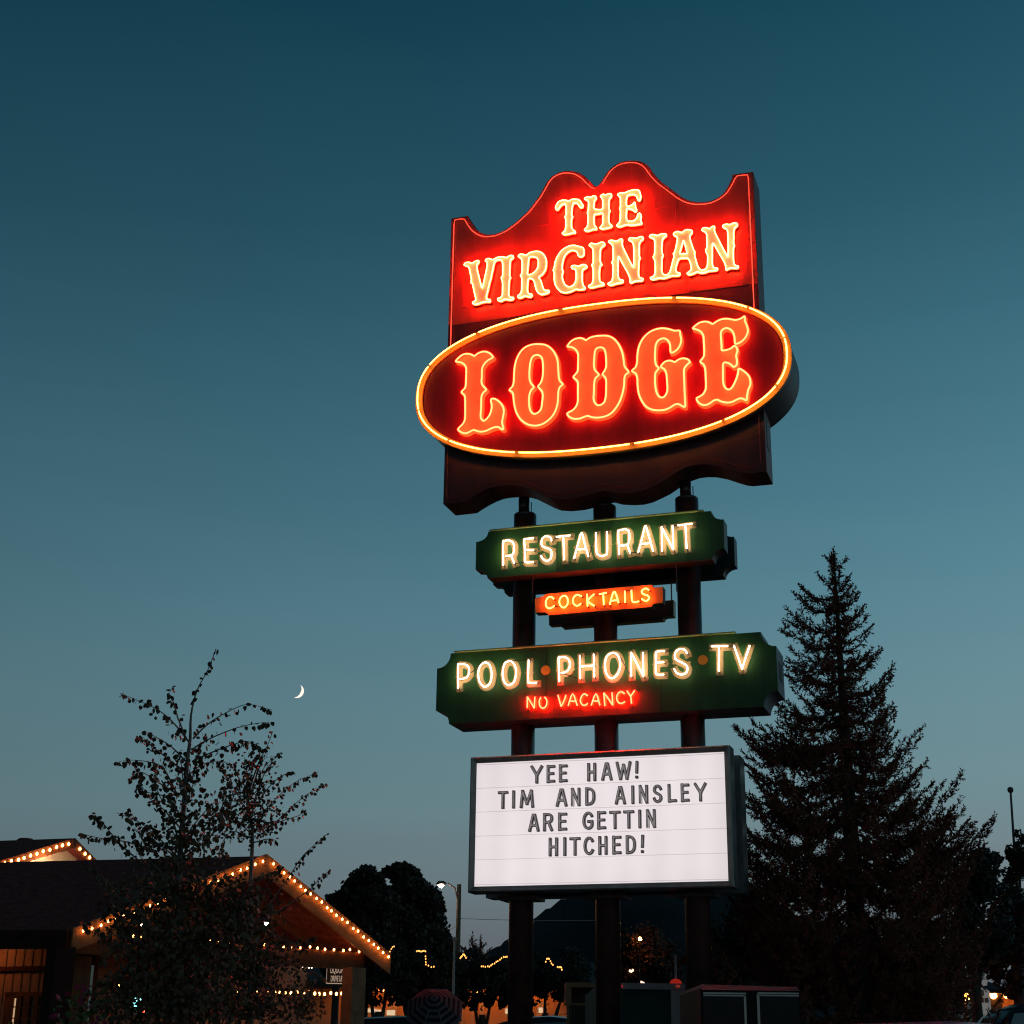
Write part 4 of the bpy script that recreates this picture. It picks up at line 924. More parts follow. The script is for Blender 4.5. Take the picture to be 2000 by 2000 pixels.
# ================================================================ lodge at left
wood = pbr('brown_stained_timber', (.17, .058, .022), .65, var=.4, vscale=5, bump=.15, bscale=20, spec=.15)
rake_wood = pbr('lit_rake_timber', (.36, .15, .05), .6, var=.35, vscale=5, bump=.15, bscale=20, spec=.2)  # same timber made lighter, so its colour carries the bulbs' glow
siding = pbr('tan_wood_siding', (.34, .16, .085), .7, var=.25, vscale=4, bump=.1)
white_siding = pbr('cream_gable_siding', (.62, .52, .40), .7, var=.12, vscale=3)
shingle = pbr('dark_roof_shingle', (.21, .056, .045), .9, var=.45, vscale=10, bump=.6, bscale=14, spec=.05)  # roof colour reddened and lightened as though under warm street lamps
bulb_m = emit('warm_bulb_glass', (1.0, .36, .085), 19.0)
cable_m = pbr('black_bulb_cable', (.012, .012, .012), .6)
brass_m = pbr('bulb_socket', (.03, .025, .02), .5)
bulb_mesh = None
def string_light(name, P, n, label, r=.0165, droop=0.012, group='strings of warm bulbs on the lodge', jit=0.014, em=bulb_m):
    # cable with n bulbs hanging from it, along points P (world)
    P = [Vector(p) for p in P]; base = P[0].copy()
    root = thing(name, base, label, 'string lights', group)
    q = [Vector(v) - base for v in P]
    L = [0]
    for i in range(len(q)-1): L.append(L[-1] + (q[i+1]-q[i]).length)
    def pos(s):
        s *= L[-1]
        for i in range(len(q)-1):
            if s <= L[i+1] + 1e-9: return q[i].lerp(q[i+1], (s - L[i])/max(1e-9, L[i+1]-L[i]))
        return q[-1]
    m = MB(); m.tube([pos(i/(n*2)) + Vector((0,0,-droop*(i % 2))) for i in range(n*2+1)], max(.004, r*.16), 4); m.build('cable', cable_m, root)
    mb = MB(); mb.lathe((0,0,0), [(r*.35,-r*.1),(r*.62,-r*.5),(r*.95,-r*1.1),(r,-r*1.6),(r*.8,-r*2.2),(r*.4,-r*2.6),(.001,-r*2.7)], 8)
    first = None
    for i in range(n):
        p = pos((i+.5+random.uniform(-.14,.14))/n if n > 1 else .5) + Vector((0,0,random.uniform(-jit, jit)))
        if first is None: first = mb.build('bulb', em, root, True, p)
        else:
            o = first.copy(); COL.objects.link(o); o.parent = root; o.location = p
    return root
YL = 23.0
gL = at(140, 1817, YL); gR = at(760, 1866, YL*1.165)
gA = at(518, 1672, YL*1.09)
dR = Vector((-.962, .273, 0)).normalized()     # ridge direction, back and left
dG = (gR - gL); dG.z = 0; dG.normalize(); nG = Vector((dG.y, -dG.x, 0))   # nG towards the viewer
lod = thing('lodge_building', Vector((gL.x, gL.y, 0)), 'low timber lodge with a wide bulb-trimmed front gable and porch', 'building')
LB = Vector((gL.x, gL.y, 0))
def slab(m, a, b, c, d, t, mi=0):
    m.hexa([a - t, b - t, c - t, d - t, a, b, c, d], mi)
TT = Vector((0, 0, .14)); RLn = 13.0
for nm, e in (('left', gL), ('right', gR)):
    m = MB(); o1 = nG * .0
    a, b = e - LB, gA - LB
    slab(m, a + o1, b + o1, b + dR*RLn, a + dR*RLn, TT); m.build('roof', shingle, lod)
# rake boards on the front
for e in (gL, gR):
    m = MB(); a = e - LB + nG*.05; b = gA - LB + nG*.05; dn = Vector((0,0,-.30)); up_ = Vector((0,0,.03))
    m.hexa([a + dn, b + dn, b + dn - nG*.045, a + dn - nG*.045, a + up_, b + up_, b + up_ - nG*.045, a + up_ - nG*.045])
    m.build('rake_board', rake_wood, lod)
# eave fascia along the left eave
m = MB(); a = gL - LB + Vector((-.02,-.05,0)); b = a + dR*RLn; dn = Vector((0,0,-.26))
pr = Vector((-dR.y, dR.x, 0)) * .05
m.hexa([a + dn, b + dn, b + dn + pr, a + dn + pr, a, b, b + pr, a + pr]); m.build('eave_board', pbr('dark_eave_timber', (.06, .020, .014), .8, var=.3, spec=.05), lod)
# tie beam and columns
zb = gL.z - .02
m = MB(); a = gL.lerp(gR, .015) - LB - nG*.18; b = gL.lerp(gR, .925) - LB - nG*.18
for v in (a, b): v.z = zb - .15
m.bar(a, b, .16, .27); m.build('tie_beam', wood, lod)
def column(px, py, yy, w, name='column', mat=wood, top=None):
    p = at(px, py, yy) - LB; m = MB(); x = dG * (w/2); y = nG * (w/2); z0 = Vector((p.x, p.y, 0)); z1 = Vector((p.x, p.y, top or zb - .288))
    m.hexa([z0-x-y, z0+x-y, z0+x+y, z0-x+y, z1-x-y, z1+x-y, z1+x+y, z1-x+y]); m.build(name, mat, lod)
column(692, 1900, YL*1.13, .27, 'column', pbr('lamp_warmed_column_timber', (.42, .17, .085), .65, var=.35, vscale=5, bump=.1, spec=.15))  # column colour lightened to carry warm light from hidden lamps
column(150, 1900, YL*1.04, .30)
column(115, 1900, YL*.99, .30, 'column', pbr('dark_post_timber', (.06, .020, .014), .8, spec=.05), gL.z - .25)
# recessed gable wall and walls under the porch (board and batten)
gi = -nG * 1.3
m = MB(); a = gL.lerp(gA, .10) - LB + gi; b = gR.lerp(gA, .14) - LB + gi; c = gA - LB + gi - Vector((0,0,.25))
a.z = b.z = zb - .03
m.add([a, b, c, a - nG*.1, b - nG*.1, c - nG*.1], [(0,1,2),(3,5,4),(0,3,4,1),(1,4,5,2),(2,5,3,0)]); m.build('gable_wall', wood, lod)
m = MB(); m.bar((gR.lerp(gA, .12) - LB) + gi*.55 + Vector((0,0,-.25)), (gA - LB) + gi*.55 + Vector((0,0,-.42)), .10, .30); m.build('rafter', wood, lod)
# porch ceiling
m = MB()
cz = zb + .02
for nm in (0,):
    a = gL - LB; b = gR - LB; a.z = b.z = cz; slab(m, a - nG*1.35, b - nG*1.35, b + dR*RLn*.6 - nG*1.35, a + dR*RLn - dG*0 - nG*1.35, Vector((0,0,.05)))
m.build('porch_ceiling', siding, lod)
def batten_wall(name, P0, P1, z0, z1, mat, sp=.30, th=.12, n_out=None):
    m = MB(); d = (P1 - P0); L = d.length; d.normalize(); nn = n_out or Vector((d.y, -d.x, 0))
    A = P0.copy(); B = P1.copy(); A.z = B.z = z0
    h_ = Vector((0,0,z1 - z0))
    m.hexa([A, B, B - nn*th, A - nn*th, A + h_, B + h_, B - nn*th + h_, A - nn*th + h_])
    o = m.build(name, mat, lod)
    k = int(L/sp)
    m2 = MB()
    for i in range(1, k):
        c = A + d*(i*sp); m2.hexa([c - d*.022, c + d*.022, c + d*.022 + nn*.02, c - d*.022 + nn*.02] + [v + h_ for v in (c - d*.022, c + d*.022, c + d*.022 + nn*.02, c - d*.022 + nn*.02)])
    return o, m2
wa = at(-260, 1900, YL*1.16) - LB; wbp = at(128, 1900, YL*1.08) - LB; wa.z = wbp.z = 0
nW = Vector((0, -1, 0)); dW = (wbp - wa).normalized(); nW = Vector((dW.y, -dW.x, 0))
o, m2 = batten_wall('porch_wall', wa, wbp, 0, zb + .02, siding, .34, .12, nW)
m = MB(); p0 = wa + nW*.03; p1 = wbp + nW*.03; zt = at(60, 1893, YL*1.1).z
m.bar(p0 + Vector((0,0,zt)), p1 + Vector((0,0,zt)), .06, .07); m.build('wall_ledge', pbr('dark_eave_timber', (.05, .03, .022), .7), lod)
for i in range(1, int((wbp-wa).length/.175)):
    c = wa + dW*(i*.175) + nW*.001; m = MB(); h_ = Vector((0,0,zb)); q = [c - dW*.012, c + dW*.012, c + dW*.012 + nW*.012, c - dW*.012 + nW*.012]
    m.hexa(q + [v + h_ for v in q]); m.build('batten', pbr('batten_timber', (.20, .12, .07), .7), lod)
wc = wbp + Vector((.2, 1.2, 0)); wd_ = (at(600, 1900, YL*1.30) - LB); wd_.z = 0
batten_wall('drive_up_wall', wc, wd_, 0, zb + .02, siding, .34, .12)
# window under the porch
def on_wall(px, py, P0, d, nn, off=.03):
    r_ = ray(px, py); Pw = P0 + LB; t = (Pw - Vector((0,0,CAMZ))).dot(nn) / r_.dot(nn); p = r_*t + Vector((0,0,CAMZ)); return p - LB + nn*off
wp = [on_wall(x, y, wa, dW, nW) for x, y in ((22,1945),(92,1947),(92,2020),(22,2020))]
def rect_on(name, a, c, d, nn, th, mat, parent, frame=None):
    a0 = a.copy(); L = (c - a).dot(d); z1, z0 = a.z, c.z
    m = MB(); A = a.copy(); A.z = z0; h_ = Vector((0,0,z1-z0)); B = A + d*L
    m.hexa([A, B, B + nn*th, A + nn*th, A + h_, B + h_, B + nn*th + h_, A + nn*th + h_]); return m.build(name, mat, parent)
win = rect_on('window', wp[0], wp[2], dW, nW, .02, pbr('dim_window_glass', (.05, .035, .02), .15, spec=.8), lod)
for i, (x0, y0, x1, y1) in enumerate(((18,1940,26,2020),(88,1942,96,2020),(18,1938,96,1946),(54,1946,58,2020),(24,1966,90,1968),(24,1988,90,1990),(40,1946,41.5,2020),(74,1946,75.5,2020))):
    rect_on('window_bar', on_wall(x0, y0, wa, dW, nW, .055), on_wall(x1, y1, wa, dW, nW, .055), dW, nW, .03, wood, win)
rect_on('lit_curtain', on_wall(27,1950,wa,dW,nW,.052), on_wall(33,2010,wa,dW,nW,.052), dW, nW, .004, emit('lit_curtain_glow', (1.0,.62,.34), .55), win)
# porch lamp at the frame edge: the small bright arc seen there
pl_ = on_wall(-6, 1850, wa, dW, nW, .55); lampo = thing('porch_lamp', pl_ + LB, 'glowing porch lamp under the lodge eave at the left edge', 'lamp')
m = MB(); m.lathe((0,0,0), [(.03,.16),(.05,.13),(.15,.02),(.16,0),(.13,0),(.02,.06)], 16); m.build('shade', pbr('lamp_shade_metal', (.05,.04,.03), .4, metal=.6), lampo)
m = MB(); m.lathe((0,0,0), [(.02,.02),(.06,-.02),(.07,-.06),(.04,-.11),(.001,-.12)], 12); m.build('bulb', emit('porch_bulb_glow', (1.0,.36,.11), 34), lampo, True)
m = MB(); m.tube([(0,0,.16),(0,0,zb + .02 - pl_.z)], .01, 6); m.build('stem', cable_m, lampo)

# strings of bulbs on the lodge
off = nG*.10
def rake(e, f0, f1, dz): return [e.lerp(gA, f0) + off + Vector((0,0,dz)), e.lerp(gA, f1) + off + Vector((0,0,dz))]
string_light('string_light', rake(gR, .015, .985, -.045), 23, 'bulbs down the right-hand slope of the lodge gable')
string_light('string_light', rake(gL, .02, .985, -.045), 24, 'bulbs up the left-hand slope of the lodge gable, half hidden by leaves')
a = gL.lerp(gR, .02) - nG*.07; b = gL.lerp(gR, .915) - nG*.07; a.z = b.z = zb + .03
string_light('string_light', [a, b], 31, 'level row of bulbs along the lodge tie beam')
string_light('string_light', [at(425, 1931, YL*1.20), at(560, 1935, YL*1.23), at(672, 1938, YL*1.26)], 22, 'lower level row of bulbs beneath the lodge canopy', .022)
string_light('string_light', [at(226, 1921, 24.5), at(266, 1922, 24.7)], 3, 'three bulbs glimmering behind the aspen left of the cyan neon', .024)
string_light('string_light', [at(575, 1886, YL*1.29), at(650, 1888, YL*1.31)], 12, 'tiny pale bulbs just under the tie beam, left of the column', .012, em=emit('pale_small_bulb', (1, .75, .6), 7))
for px, py, yy, lab in ((278, 1797, 24.2, 'bare bright spot lamp behind the tall aspen, on the gable wall'), (518, 1797, 25.6, 'bare bright spot lamp right of centre on the gable wall')):
    p = at(px, py, yy); t_ = thing('flood_lamp', p, lab, 'lamp')
    m = MB(); m.lathe((0,0,0), [(.02,.06),(.06,.03),(.075,-.03),(.06,-.04)], 12); m.build('housing', cable_m, t_)
    m = MB(); m.lathe((0,0,0), [(.055,-.041),(.06,-.06),(.03,-.085),(.001,-.09)], 12); m.build('bulb', emit('white_flood_glow', (1, .72, .52), 30), t_, True)
    m = MB(); m.tube([(0,0,.05),(0, .3, .1)], .02, 6); m.build('bracket', cable_m, t_)

# second gable behind
Y2 = 33.0
hA = at(147, 1637, Y2); hR = at(209, 1680, Y2 + 1.2); hLp = at(-60, 1700, Y2 - 2.2); hR.z = min(hR.z, hA.z - .5)
b2 = thing('rear_lodge_building', Vector((hA.x, hA.y, 0)), 'rear wing with a pale gable and bulbs above the dark roof', 'building')
HB = Vector((hA.x, hA.y, 0)); d2 = Vector((-.95, .31, 0)).normalized(); fwd = Vector((.15, -1, 0)).normalized()
for e in (hLp, hR):
    m = MB(); slab(m, e - HB, hA - HB, hA - HB + d2*14, e - HB + d2*14, Vector((0,0,.16))); m.build('roof', shingle, b2)
    m = MB(); dn = Vector((0,0,-.20)); a = e - HB + fwd*.05; b = hA - HB + fwd*.05
    m.hexa([a + dn, b + dn, b + dn - fwd*.04, a + dn - fwd*.04, a, b, b - fwd*.04, a - fwd*.04]); m.build('rake_board', wood, b2)
m = MB(); a = hLp - HB - fwd*.5; b = hR - HB - fwd*.5; c = hA - HB - fwd*.5 - Vector((0,0,.1)); a0 = a.copy(); b0 = b.copy(); a0.z = b0.z = 0
m.add([a0, b0, b, c, a] + [v - fwd*.1 for v in (a0, b0, b, c, a)], [(0,1,2,3,4),(9,8,7,6,5),(0,5,6,1),(1,6,7,2),(2,7,8,3),(3,8,9,4),(4,9,5,0)]); m.build('gable_wall', white_siding, b2)
for k in range(1, 7):
    f = .30 + k*.10; p = a.lerp(b, f); zt = min(a.z + (c.z - a.z)*f/.75 if f < .75 else 99, c.z - .1); m = MB()
    m.box((p.x-.012, p.y + (-fwd.y)*-.012 - .012, 2), (p.x+.012, p.y - .001, max(2.2, zt - .1))); m.build('batten', pbr('grey_batten', (.25,.2,.16), .7), b2)
string_light('string_light', [hLp.lerp(hA, .30) + fwd*.1 + Vector((0,0,-.06)), hLp.lerp(hA, .975) + fwd*.1 + Vector((0,0,-.06))], 11, 'bulbs up the left slope of the rear gable', .027)
string_light('string_light', [hA.lerp(hR, .10) + fwd*.1 + Vector((0,0,-.06)), hA.lerp(hR, .93) + fwd*.1 + Vector((0,0,-.06))], 5, 'five bulbs down the right slope of the rear gable', .027)
fl_ = hA - HB + fwd*.75; zf = at(150, 1686, Y2 - .75).z
m = MB(); m.lathe((-.35, fl_.y, zf - .10), [(.05,-.06),(.08,0),(.09,.05),(.03,.08)], 10); m.build('gable_uplight', emit('gable_uplight_glow', (1, .60, .34), 170), b2, True)
vt = thing('roof_vent', at(50, 1642.5, Y2 + 1), 'low hump of a vent on the rear roof ridge', 'vent')
m = MB(); m.lathe((0,0,0), [(.17,-.4),(.17,.0),(.19,.01),(.14,.05),(.03,.06)], 12); m.build('hood', shingle, vt)

# liquor sign hanging in the canopy
def flat_text(root, txt, px0, px1, py0, py1, yy, mat, th=.006, name='lettering'):
    c = bpy.data.curves.new(name, 'FONT'); c.body = txt; c.size = 1; c.extrude = .01; c.offset = .012
    o = bpy.data.objects.new('tmp', c); COL.objects.link(o)
    dg = bpy.context.evaluated_depsgraph_get(); me = bpy.data.meshes.new_from_object(o.evaluated_get(dg)); bpy.data.objects.remove(o); bpy.data.curves.remove(c)
    xs = [v.co.x for v in me.vertices]; ys = [v.co.y for v in me.vertices]
    A = at(px0, py1, yy); B = at(px1, py0, yy); x0, x1, y0, y1 = min(xs), max(xs), min(ys), max(ys)
    for v in me.vertices:
        v.co = Vector((A.x + (v.co.x-x0)/(x1-x0)*(B.x-A.x), yy - v.co.z*th/.01, A.z + (v.co.y-y0)/(y1-y0)*(B.z-A.z))) - root.location
    me.materials.clear(); me.materials.append(mat); me.name = name
    o = bpy.data.objects.new(name, me); COL.objects.link(o); o.parent = root; return o
ls = thing('liquor_sign', at(670, 1905, 29.6), 'dark hanging board lettered LIQUOR STORE DRIVE UP WINDOW, half behind the column', 'sign')
def px_box(name, root, x0, y0, x1, y1, yy, th, mat, parent=None):
    A = at(x0, y1, yy); B = at(x1, y0, yy); m = MB(); m.box(tuple(A - root.location), tuple(Vector((B.x, yy + th, B.z)) - root.location)); return m.build(name, mat, parent or root)
dark_board = pbr('dark_sign_board', (.025, .018, .015), .6)
letter_glow = emit('faintly_lit_lettering', (.75, .52, .38), .5)
px_box('board', ls, 637, 1884, 703, 1922, 29.6, .05, dark_board)
flat_text(ls, 'LIQUOR STORE', 645, 694, 1888, 1903, 29.59, letter_glow)
flat_text(ls, 'DRIVE UP WINDOW', 646, 697, 1906, 1917, 29.59, letter_glow)
for bx in ((637.5,1920.5,702,1921.5),(637.5,1885,638.5,1920.5)): px_box('border_line', ls, *bx, 29.585, .01, letter_glow)
# beer neon glimpsed through the leaves
bn = thing('window_neon', at(272, 1960, 24.2), 'cyan neon arc over a red dash, glimpsed through leaves', 'neon sign')
def pxtube(root, pts, yy, r, mat, name, cl=False):
    m = MB(); m.tube([at(x, y, yy) - root.location for x, y in pts], r, 6, closed=cl); return m.build(name, mat, root)
cy = emit('cyan_neon_gas', (.22, 1.0, 1.0), 7); rdn = emit('small_red_neon', (1, .10, .05), 7)
pxtube(bn, [(258,1966),(262,1956),(270,1951),(279,1953),(285,1961),(284,1966)], 24.2, .035, cy, 'neon_tube')
pxtube(bn, [(263,1965),(270,1958),(278,1962)], 24.2, .025, cy, 'neon_tube')
pxtube(bn, [(271,1979),(276,1975),(281,1972)], 24.2, .035, rdn, 'neon_tube')
px_box('backing', bn, 250, 1944, 292, 1984, 24.26, .03, dark_board)
# flower planters by the column and the wall
flower = leafmat('magenta_flower', (.45, .03, .09)); green_leaf = leafmat('garden_leaf', (.08, .12, .03))
def planter(px, yy, w, h, label, fl, seed):
    rr = random.Random(seed); p = at(px, 1990, yy); p.z = 0; t_ = thing('flower_basket', p, label, 'plant')
    m = MB(); m.lathe((0,0,0), [(.22,0),(.26,.05),(.34,.55),(.38,.60),(.33,.60)], 16); m.build('pot', pbr('clay_pot', (.16,.08,.05), .7), t_)
    m = MB(); leaf_cloud(m, (0,0,h), (w, w, h*.55), 420, .09, rr); m.build('foliage', green_leaf, t_)
    m = MB(); leaf_cloud(m, (0,-.05,h*1.05), (w*1.0, w, h*.55), 160, .075, rr, shell=.2); m.build('blossom', fl, t_)
planter(640, 25.4, .75, 1.15, 'mound of magenta flowers at the foot of the lodge column', flower, 51)
planter(12, 23.6, .55, 1.15, 'leafy flower tub at the left edge below the lodge window', pbr('yellow_blossom', (.45,.3,.05), .6), 52)
planter(160, 22.0, .5, 1.45, 'pink flower tub half hidden left of the aspens', flower, 53)

# ================================================================ street lamp, poles, wires
YP = 72.0
lp = at(893, 1900, YP); lp.z = 0; tp = at(894, 1727, YP).z
sl = thing('street_lamp', lp, 'lit street lamp on a wooden pole between lodge and letter board', 'street lamp')
polewood = pbr('weathered_pole_wood', (.20, .13, .08), .85, var=.4, vscale=6)
m = MB(); m.tube([(0,0,0),(0,0,tp*.5),(0,0,tp)], [.15,.12,.095], 14); m.build('pole', polewood, sl)
hd = at(862, 1728, YP) - lp
m = MB(); m.tube([(-.08,-.05,tp-.62),(-.18,-.05,tp-.18),(-.44,-.05,tp-.02),(hd.x+.30,-.05,hd.z+.06)], .035, 8); m.build('arm', dark_metal, sl)
m = MB()
m.tube([(hd.x+.24,-.05,hd.z+.05),(hd.x+.1,-.05,hd.z+.07),(hd.x-.12,-.05,hd.z+.06),(hd.x-.22,-.05,hd.z+.02)], [.03,.10,.11,.04], 10); m.build('lamp_head', dark_metal, sl)
m = MB(); m.tube([(hd.x+.10,-.05,hd.z-.005),(hd.x,-.05,hd.z-.045),(hd.x-.14,-.05,hd.z-.02)], [.05,.105,.06], 10); m.build('lamp_lens', emit('street_lamp_glow', (1.0, .72, .42), 160), sl, True)
def wire(name, a, b, sag, label, r=.012, mat=cable_m):
    a = Vector(a); b = Vector(b); root = thing(name, a, label, 'wire')
    m = MB(); m.tube([a.lerp(b, i/16) - a + Vector((0,0,-sag*4*(i/16)*(1-i/16))) for i in range(17)], r, 5); m.build('cable', mat, root)
pale_wire = pbr('bare_pale_wire', (.35, .30, .26), .4)
wire('overhead_wire', at(896, 1794, YP), at(1180, 1797, YP+6), .05, 'thin wire running right from the lamp pole', .012, pale_wire)
wire('overhead_wire', at(890, 1810, YP), at(740, 1836, YP-4), .25, 'thin wire running left from the lamp pole into the trees', .012, pale_wire)
fp = at(885, 1950, 26); fp.z = 0
fo_ = thing('slim_pole', fp, 'slim pale pole rising behind the striped umbrella', 'pole')
tz = at(884, 1838, 26).z
m = MB(); m.tube([(0,0,0),(0,0,tz*.6),(0,0,tz)], [.026,.022,.016], 8); m.build('shaft', pbr('pale_pole_paint', (.42, .40, .37), .45), fo_)
m = MB(); m.lathe((0,0,tz), [(.016,0),(.03,.02),(.03,.05),(.001,.07)], 8); m.build('finial', pale_wire, fo_)
ms = at(1990, 1900, 58); ms.z = 0; mt = at(1974, 1549, 58)
mo = thing('mast', ms, 'tall thin ball-topped mast above the trees at the right edge', 'mast')
m = MB(); q0 = Vector((0,0,0)); q1 = mt - ms; m.tube([q0, q0.lerp(q1, .5), q1], [.09,.07,.04], 8); m.build('shaft', pbr('dark_mast_paint', (.05,.05,.055), .5), mo)
m = MB(); m.lathe(tuple(q1), [(.04,0),(.10,.05),(.12,.13),(.09,.20),(.001,.24)], 10); m.build('ball', MATS['dark_mast_paint'], mo)

# ================================================================ moon
MD_ = 9000.0
mc = at(580, 1350, MD_); moon = thing('moon', mc, 'thin white crescent moon left of the sign', 'moon')
pxm = MD_/FPX*1.02
m = MB(); q = []; rs_ = []
Rm = 13.5*pxm
for i in range(33):
    t = -1.0 + 2.0*i/32; an = t*1.52 - .42 ; wdt = math.cos(t*math.pi/2)
    rmid = Rm - wdt*2.9*pxm
    q.append((rmid*math.cos(an), 0, rmid*math.sin(an))); rs_.append(max(.15*pxm, wdt*3.1*pxm))
m.tube(q, rs_, 10); m.build('sunlit_limb', emit('moonlight', (1.0, .86, .76), 1.15), moon, True)

# ================================================================ umbrella, trailers, cars
fab_d = pbr('dark_umbrella_fabric', (.012, .010, .011), .9, spec=.1); fab_l = pbr('pale_umbrella_fabric', (.095, .072, .078), .9, spec=.05)
YU = 13.0
uc = at(848, 1968, YU); ub = uc.copy(); ub.z = 0
um = thing('patio_umbrella', ub, 'tilted octagonal patio umbrella with black and white stripes', 'umbrella')
tilt = Matrix.Rotation(R(50), 4, 'X'); hub = Vector((0, 0, uc.z + .04))
Ru, rise = .235*1.0, .10
px_m = YU/FPX*1.03
Ru = 54*px_m
def uv_(r, k): 
    a = 2*math.pi*(k+.5)/8; z = .10*(1 - r*r*.9) + .06*(1-r)
    return hub + (tilt @ Vector((Ru*r*math.cos(a), Ru*r*math.sin(a), z - .10)))
rings = np.linspace(.06, 1, 12)
for nm, mat, sel in (('canopy', fab_l, 0), ('stripe', fab_d, 1)):
    m = MB()
    for i in range(11):
        if i % 2 != sel: continue
        for k in range(8):
            a, b, c, d = uv_(rings[i], k), uv_(rings[i], (k+1) % 8), uv_(rings[i+1], (k+1) % 8), uv_(rings[i+1], k)
            m.add([a, b, c, d, a - Vector((0,0,.004)), b - Vector((0,0,.004)), c - Vector((0,0,.004)), d - Vector((0,0,.004))], [(0,3,2,1),(4,5,6,7)])
    if nm == 'canopy': co_ = m.build(nm, mat, um)
    else: m.build(nm, mat, co_)
m = MB()
for k in range(8): m.tube([uv_(.05, k) - Vector((0,0,.012)), uv_(.5, k) - Vector((0,0,.012)), uv_(1, k) - Vector((0,0,.010))], .006, 5)
m.build('rib_frame', dark_metal, um)
m = MB(); m.tube([(0,0,0),(0,0,hub.z*.8),tuple(hub)], .02, 10); m.build('pole', dark_metal, um)
m = MB(); m.lathe((0,0,0), [(.25,0),(.25,.05),(.05,.09),(.03,.3)], 20); m.build('base', dark_metal, um)

grey_frame = pbr('grey_trailer_frame', (.62, .50, .50), .6, var=.1, spec=.1); green_tarp = pbr('dark_green_trailer_panel', (.045, .105, .090), .7, var=.2, vscale=2, spec=.1)
red_lens = emit('red_marker_lens', (1.0, .10, .06), .22)
YT = 20.0
tr = thing('box_trailer', Vector((at(1270, 1990, YT).x, YT, 0)), 'box trailer with pale frame and dark green panel between the posts', 'trailer')
def bx(root, name, x0, y0, x1, y1, yy, th, mat, parent=None): return px_box(name, root, x0, y0, x1, y1, yy, th, mat, parent)
bx(tr, 'body', 1168, 1926, 1338, 2055, YT + .05, 3.2, green_tarp)
bx(tr, 'top_rail', 1166, 1921, 1338, 1931, YT, .10, grey_frame)
bx(tr, 'corner_post', 1313, 1932, 1336, 2055, YT, .08, grey_frame)
for x in (1209, 1321): bx(tr, 'marker_light', x, 1924, x + 7, 1928, YT - .02, .02, red_lens)
for x in (1190, 1300):
    m = MB(); c = at(x, 2062, YT + .6) - tr.location; m.tube([(c.x, .5, .36), (c.x, .75, .36)], .36, 18); m.build('wheel', cable_m, tr)
bcn = thing('beacon', at(1320, 1920, YT + .3), 'red domed beacon with a slim whip mast on the trailer roof', 'beacon')
m = MB(); m.lathe((0,0,-.02), [(.075,0),(.075,.03),(.05,.06),(.001,.075)], 14); m.build('dome', emit('dull_red_dome', (1.0,.05,.03), .25), bcn, True)
m = MB(); m.tube([(0,0,.05),(0,0,.34)], .012, 6); m.build('whip', grey_frame, bcn)
# tan booth with fence on the left of the middle post
tanp = pbr('tan_booth_paint', (.40, .17, .09), .7, var=.15, spec=.1)
YB = 24.0
bo = thing('booth', Vector((at(1135, 1990, YB).x, YB, 0)), 'tan-framed open booth between the left and middle posts', 'booth')
bx(bo, 'top_frame', 1105, 1919.5, 1180, 1928, YB, .5, tanp); bx(bo, 'side_frame', 1105, 1928.5, 1116, 1962, YB, .5, tanp)
bx(bo, 'back_panel', 1110, 1921, 1185, 2068, YB + .52, .06, pbr('brown_booth_panel', (.11, .06, .045), .8)); bx(bo, 'corner_post', 1107, 1963, 1111.5, 2068, YB - .02, .1, tanp)
fe = thing('picket_fence', Vector((at(1140, 1990, YB - .4).x, YB - .4, 0)), 'dark board fence in front of the tan booth', 'fence')
bx(fe, 'rail', 1101, 1960, 1180, 1963.5, YB - .42, .04, tanp)
for x in range(1116, 1180, 7): bx(fe, 'picket', x, 1964, x + 5.4, 2068, YB - .4, .03, pbr('dark_picket_wood', (.07, .04, .03), .8, var=.4))
# dark van right of the right post
vanp = pbr('dark_van_paint', (.010, .010, .011), .6, spec=.15); chrome = pbr('window_trim', (.45, .40, .36), .3, metal=.7); vglass = pbr('van_glass', (.006, .007, .007), .3, spec=.25)
YV = 15.0
vn = thing('van', Vector((at(1450, 1990, YV).x, YV, 0)), 'dark tall van with silver window trims beside the right post', 'van')
bx(vn, 'body', 1372, 1932, 1561, 2085, YV + .02, 1.8, vanp)
m = MB(); A = at(1370, 1933, YV) - vn.location; B = at(1563, 1924.5, YV) - vn.location
m.hexa([Vector((A.x,-.0,A.z)), Vector((B.x,-.0,A.z)), Vector((B.x-.02,1.8,A.z)), Vector((A.x,1.8,A.z)), Vector((A.x+.01,.05,B.z)), Vector((B.x-.03,.05,B.z-.012)), Vector((B.x-.04,1.75,B.z)), Vector((A.x,1.75,B.z))]); m.build('roof', pbr('van_roof_paint', (.11, .085, .095), .5, spec=.2), vn)
for (x0, x1) in ((1374, 1457), (1480, 1560)):
    w_ = bx(vn, 'window', x0, 1946, x1, 2010, YV - .005, .02, vglass)
    for q in ((x0, 1939, x1, 1941), (x0, 1943.5, x1, 1945.2)): bx(vn, 'trim', *q, YV - .012, .02, chrome, w_)
bx(vn, 'trim', 1455, 1944, 1457, 2010, YV - .012, .02, chrome); bx(vn, 'trim', 1480.5, 1941.5, 1483, 2010, YV - .012, .02, chrome)
for x in (1400, 1530):
    m = MB(); c = at(x, 2085, YV) - vn.location; m.tube([(c.x, -.02, .32), (c.x, .2, .32)], .32, 18); m.build('wheel', cable_m, vn)
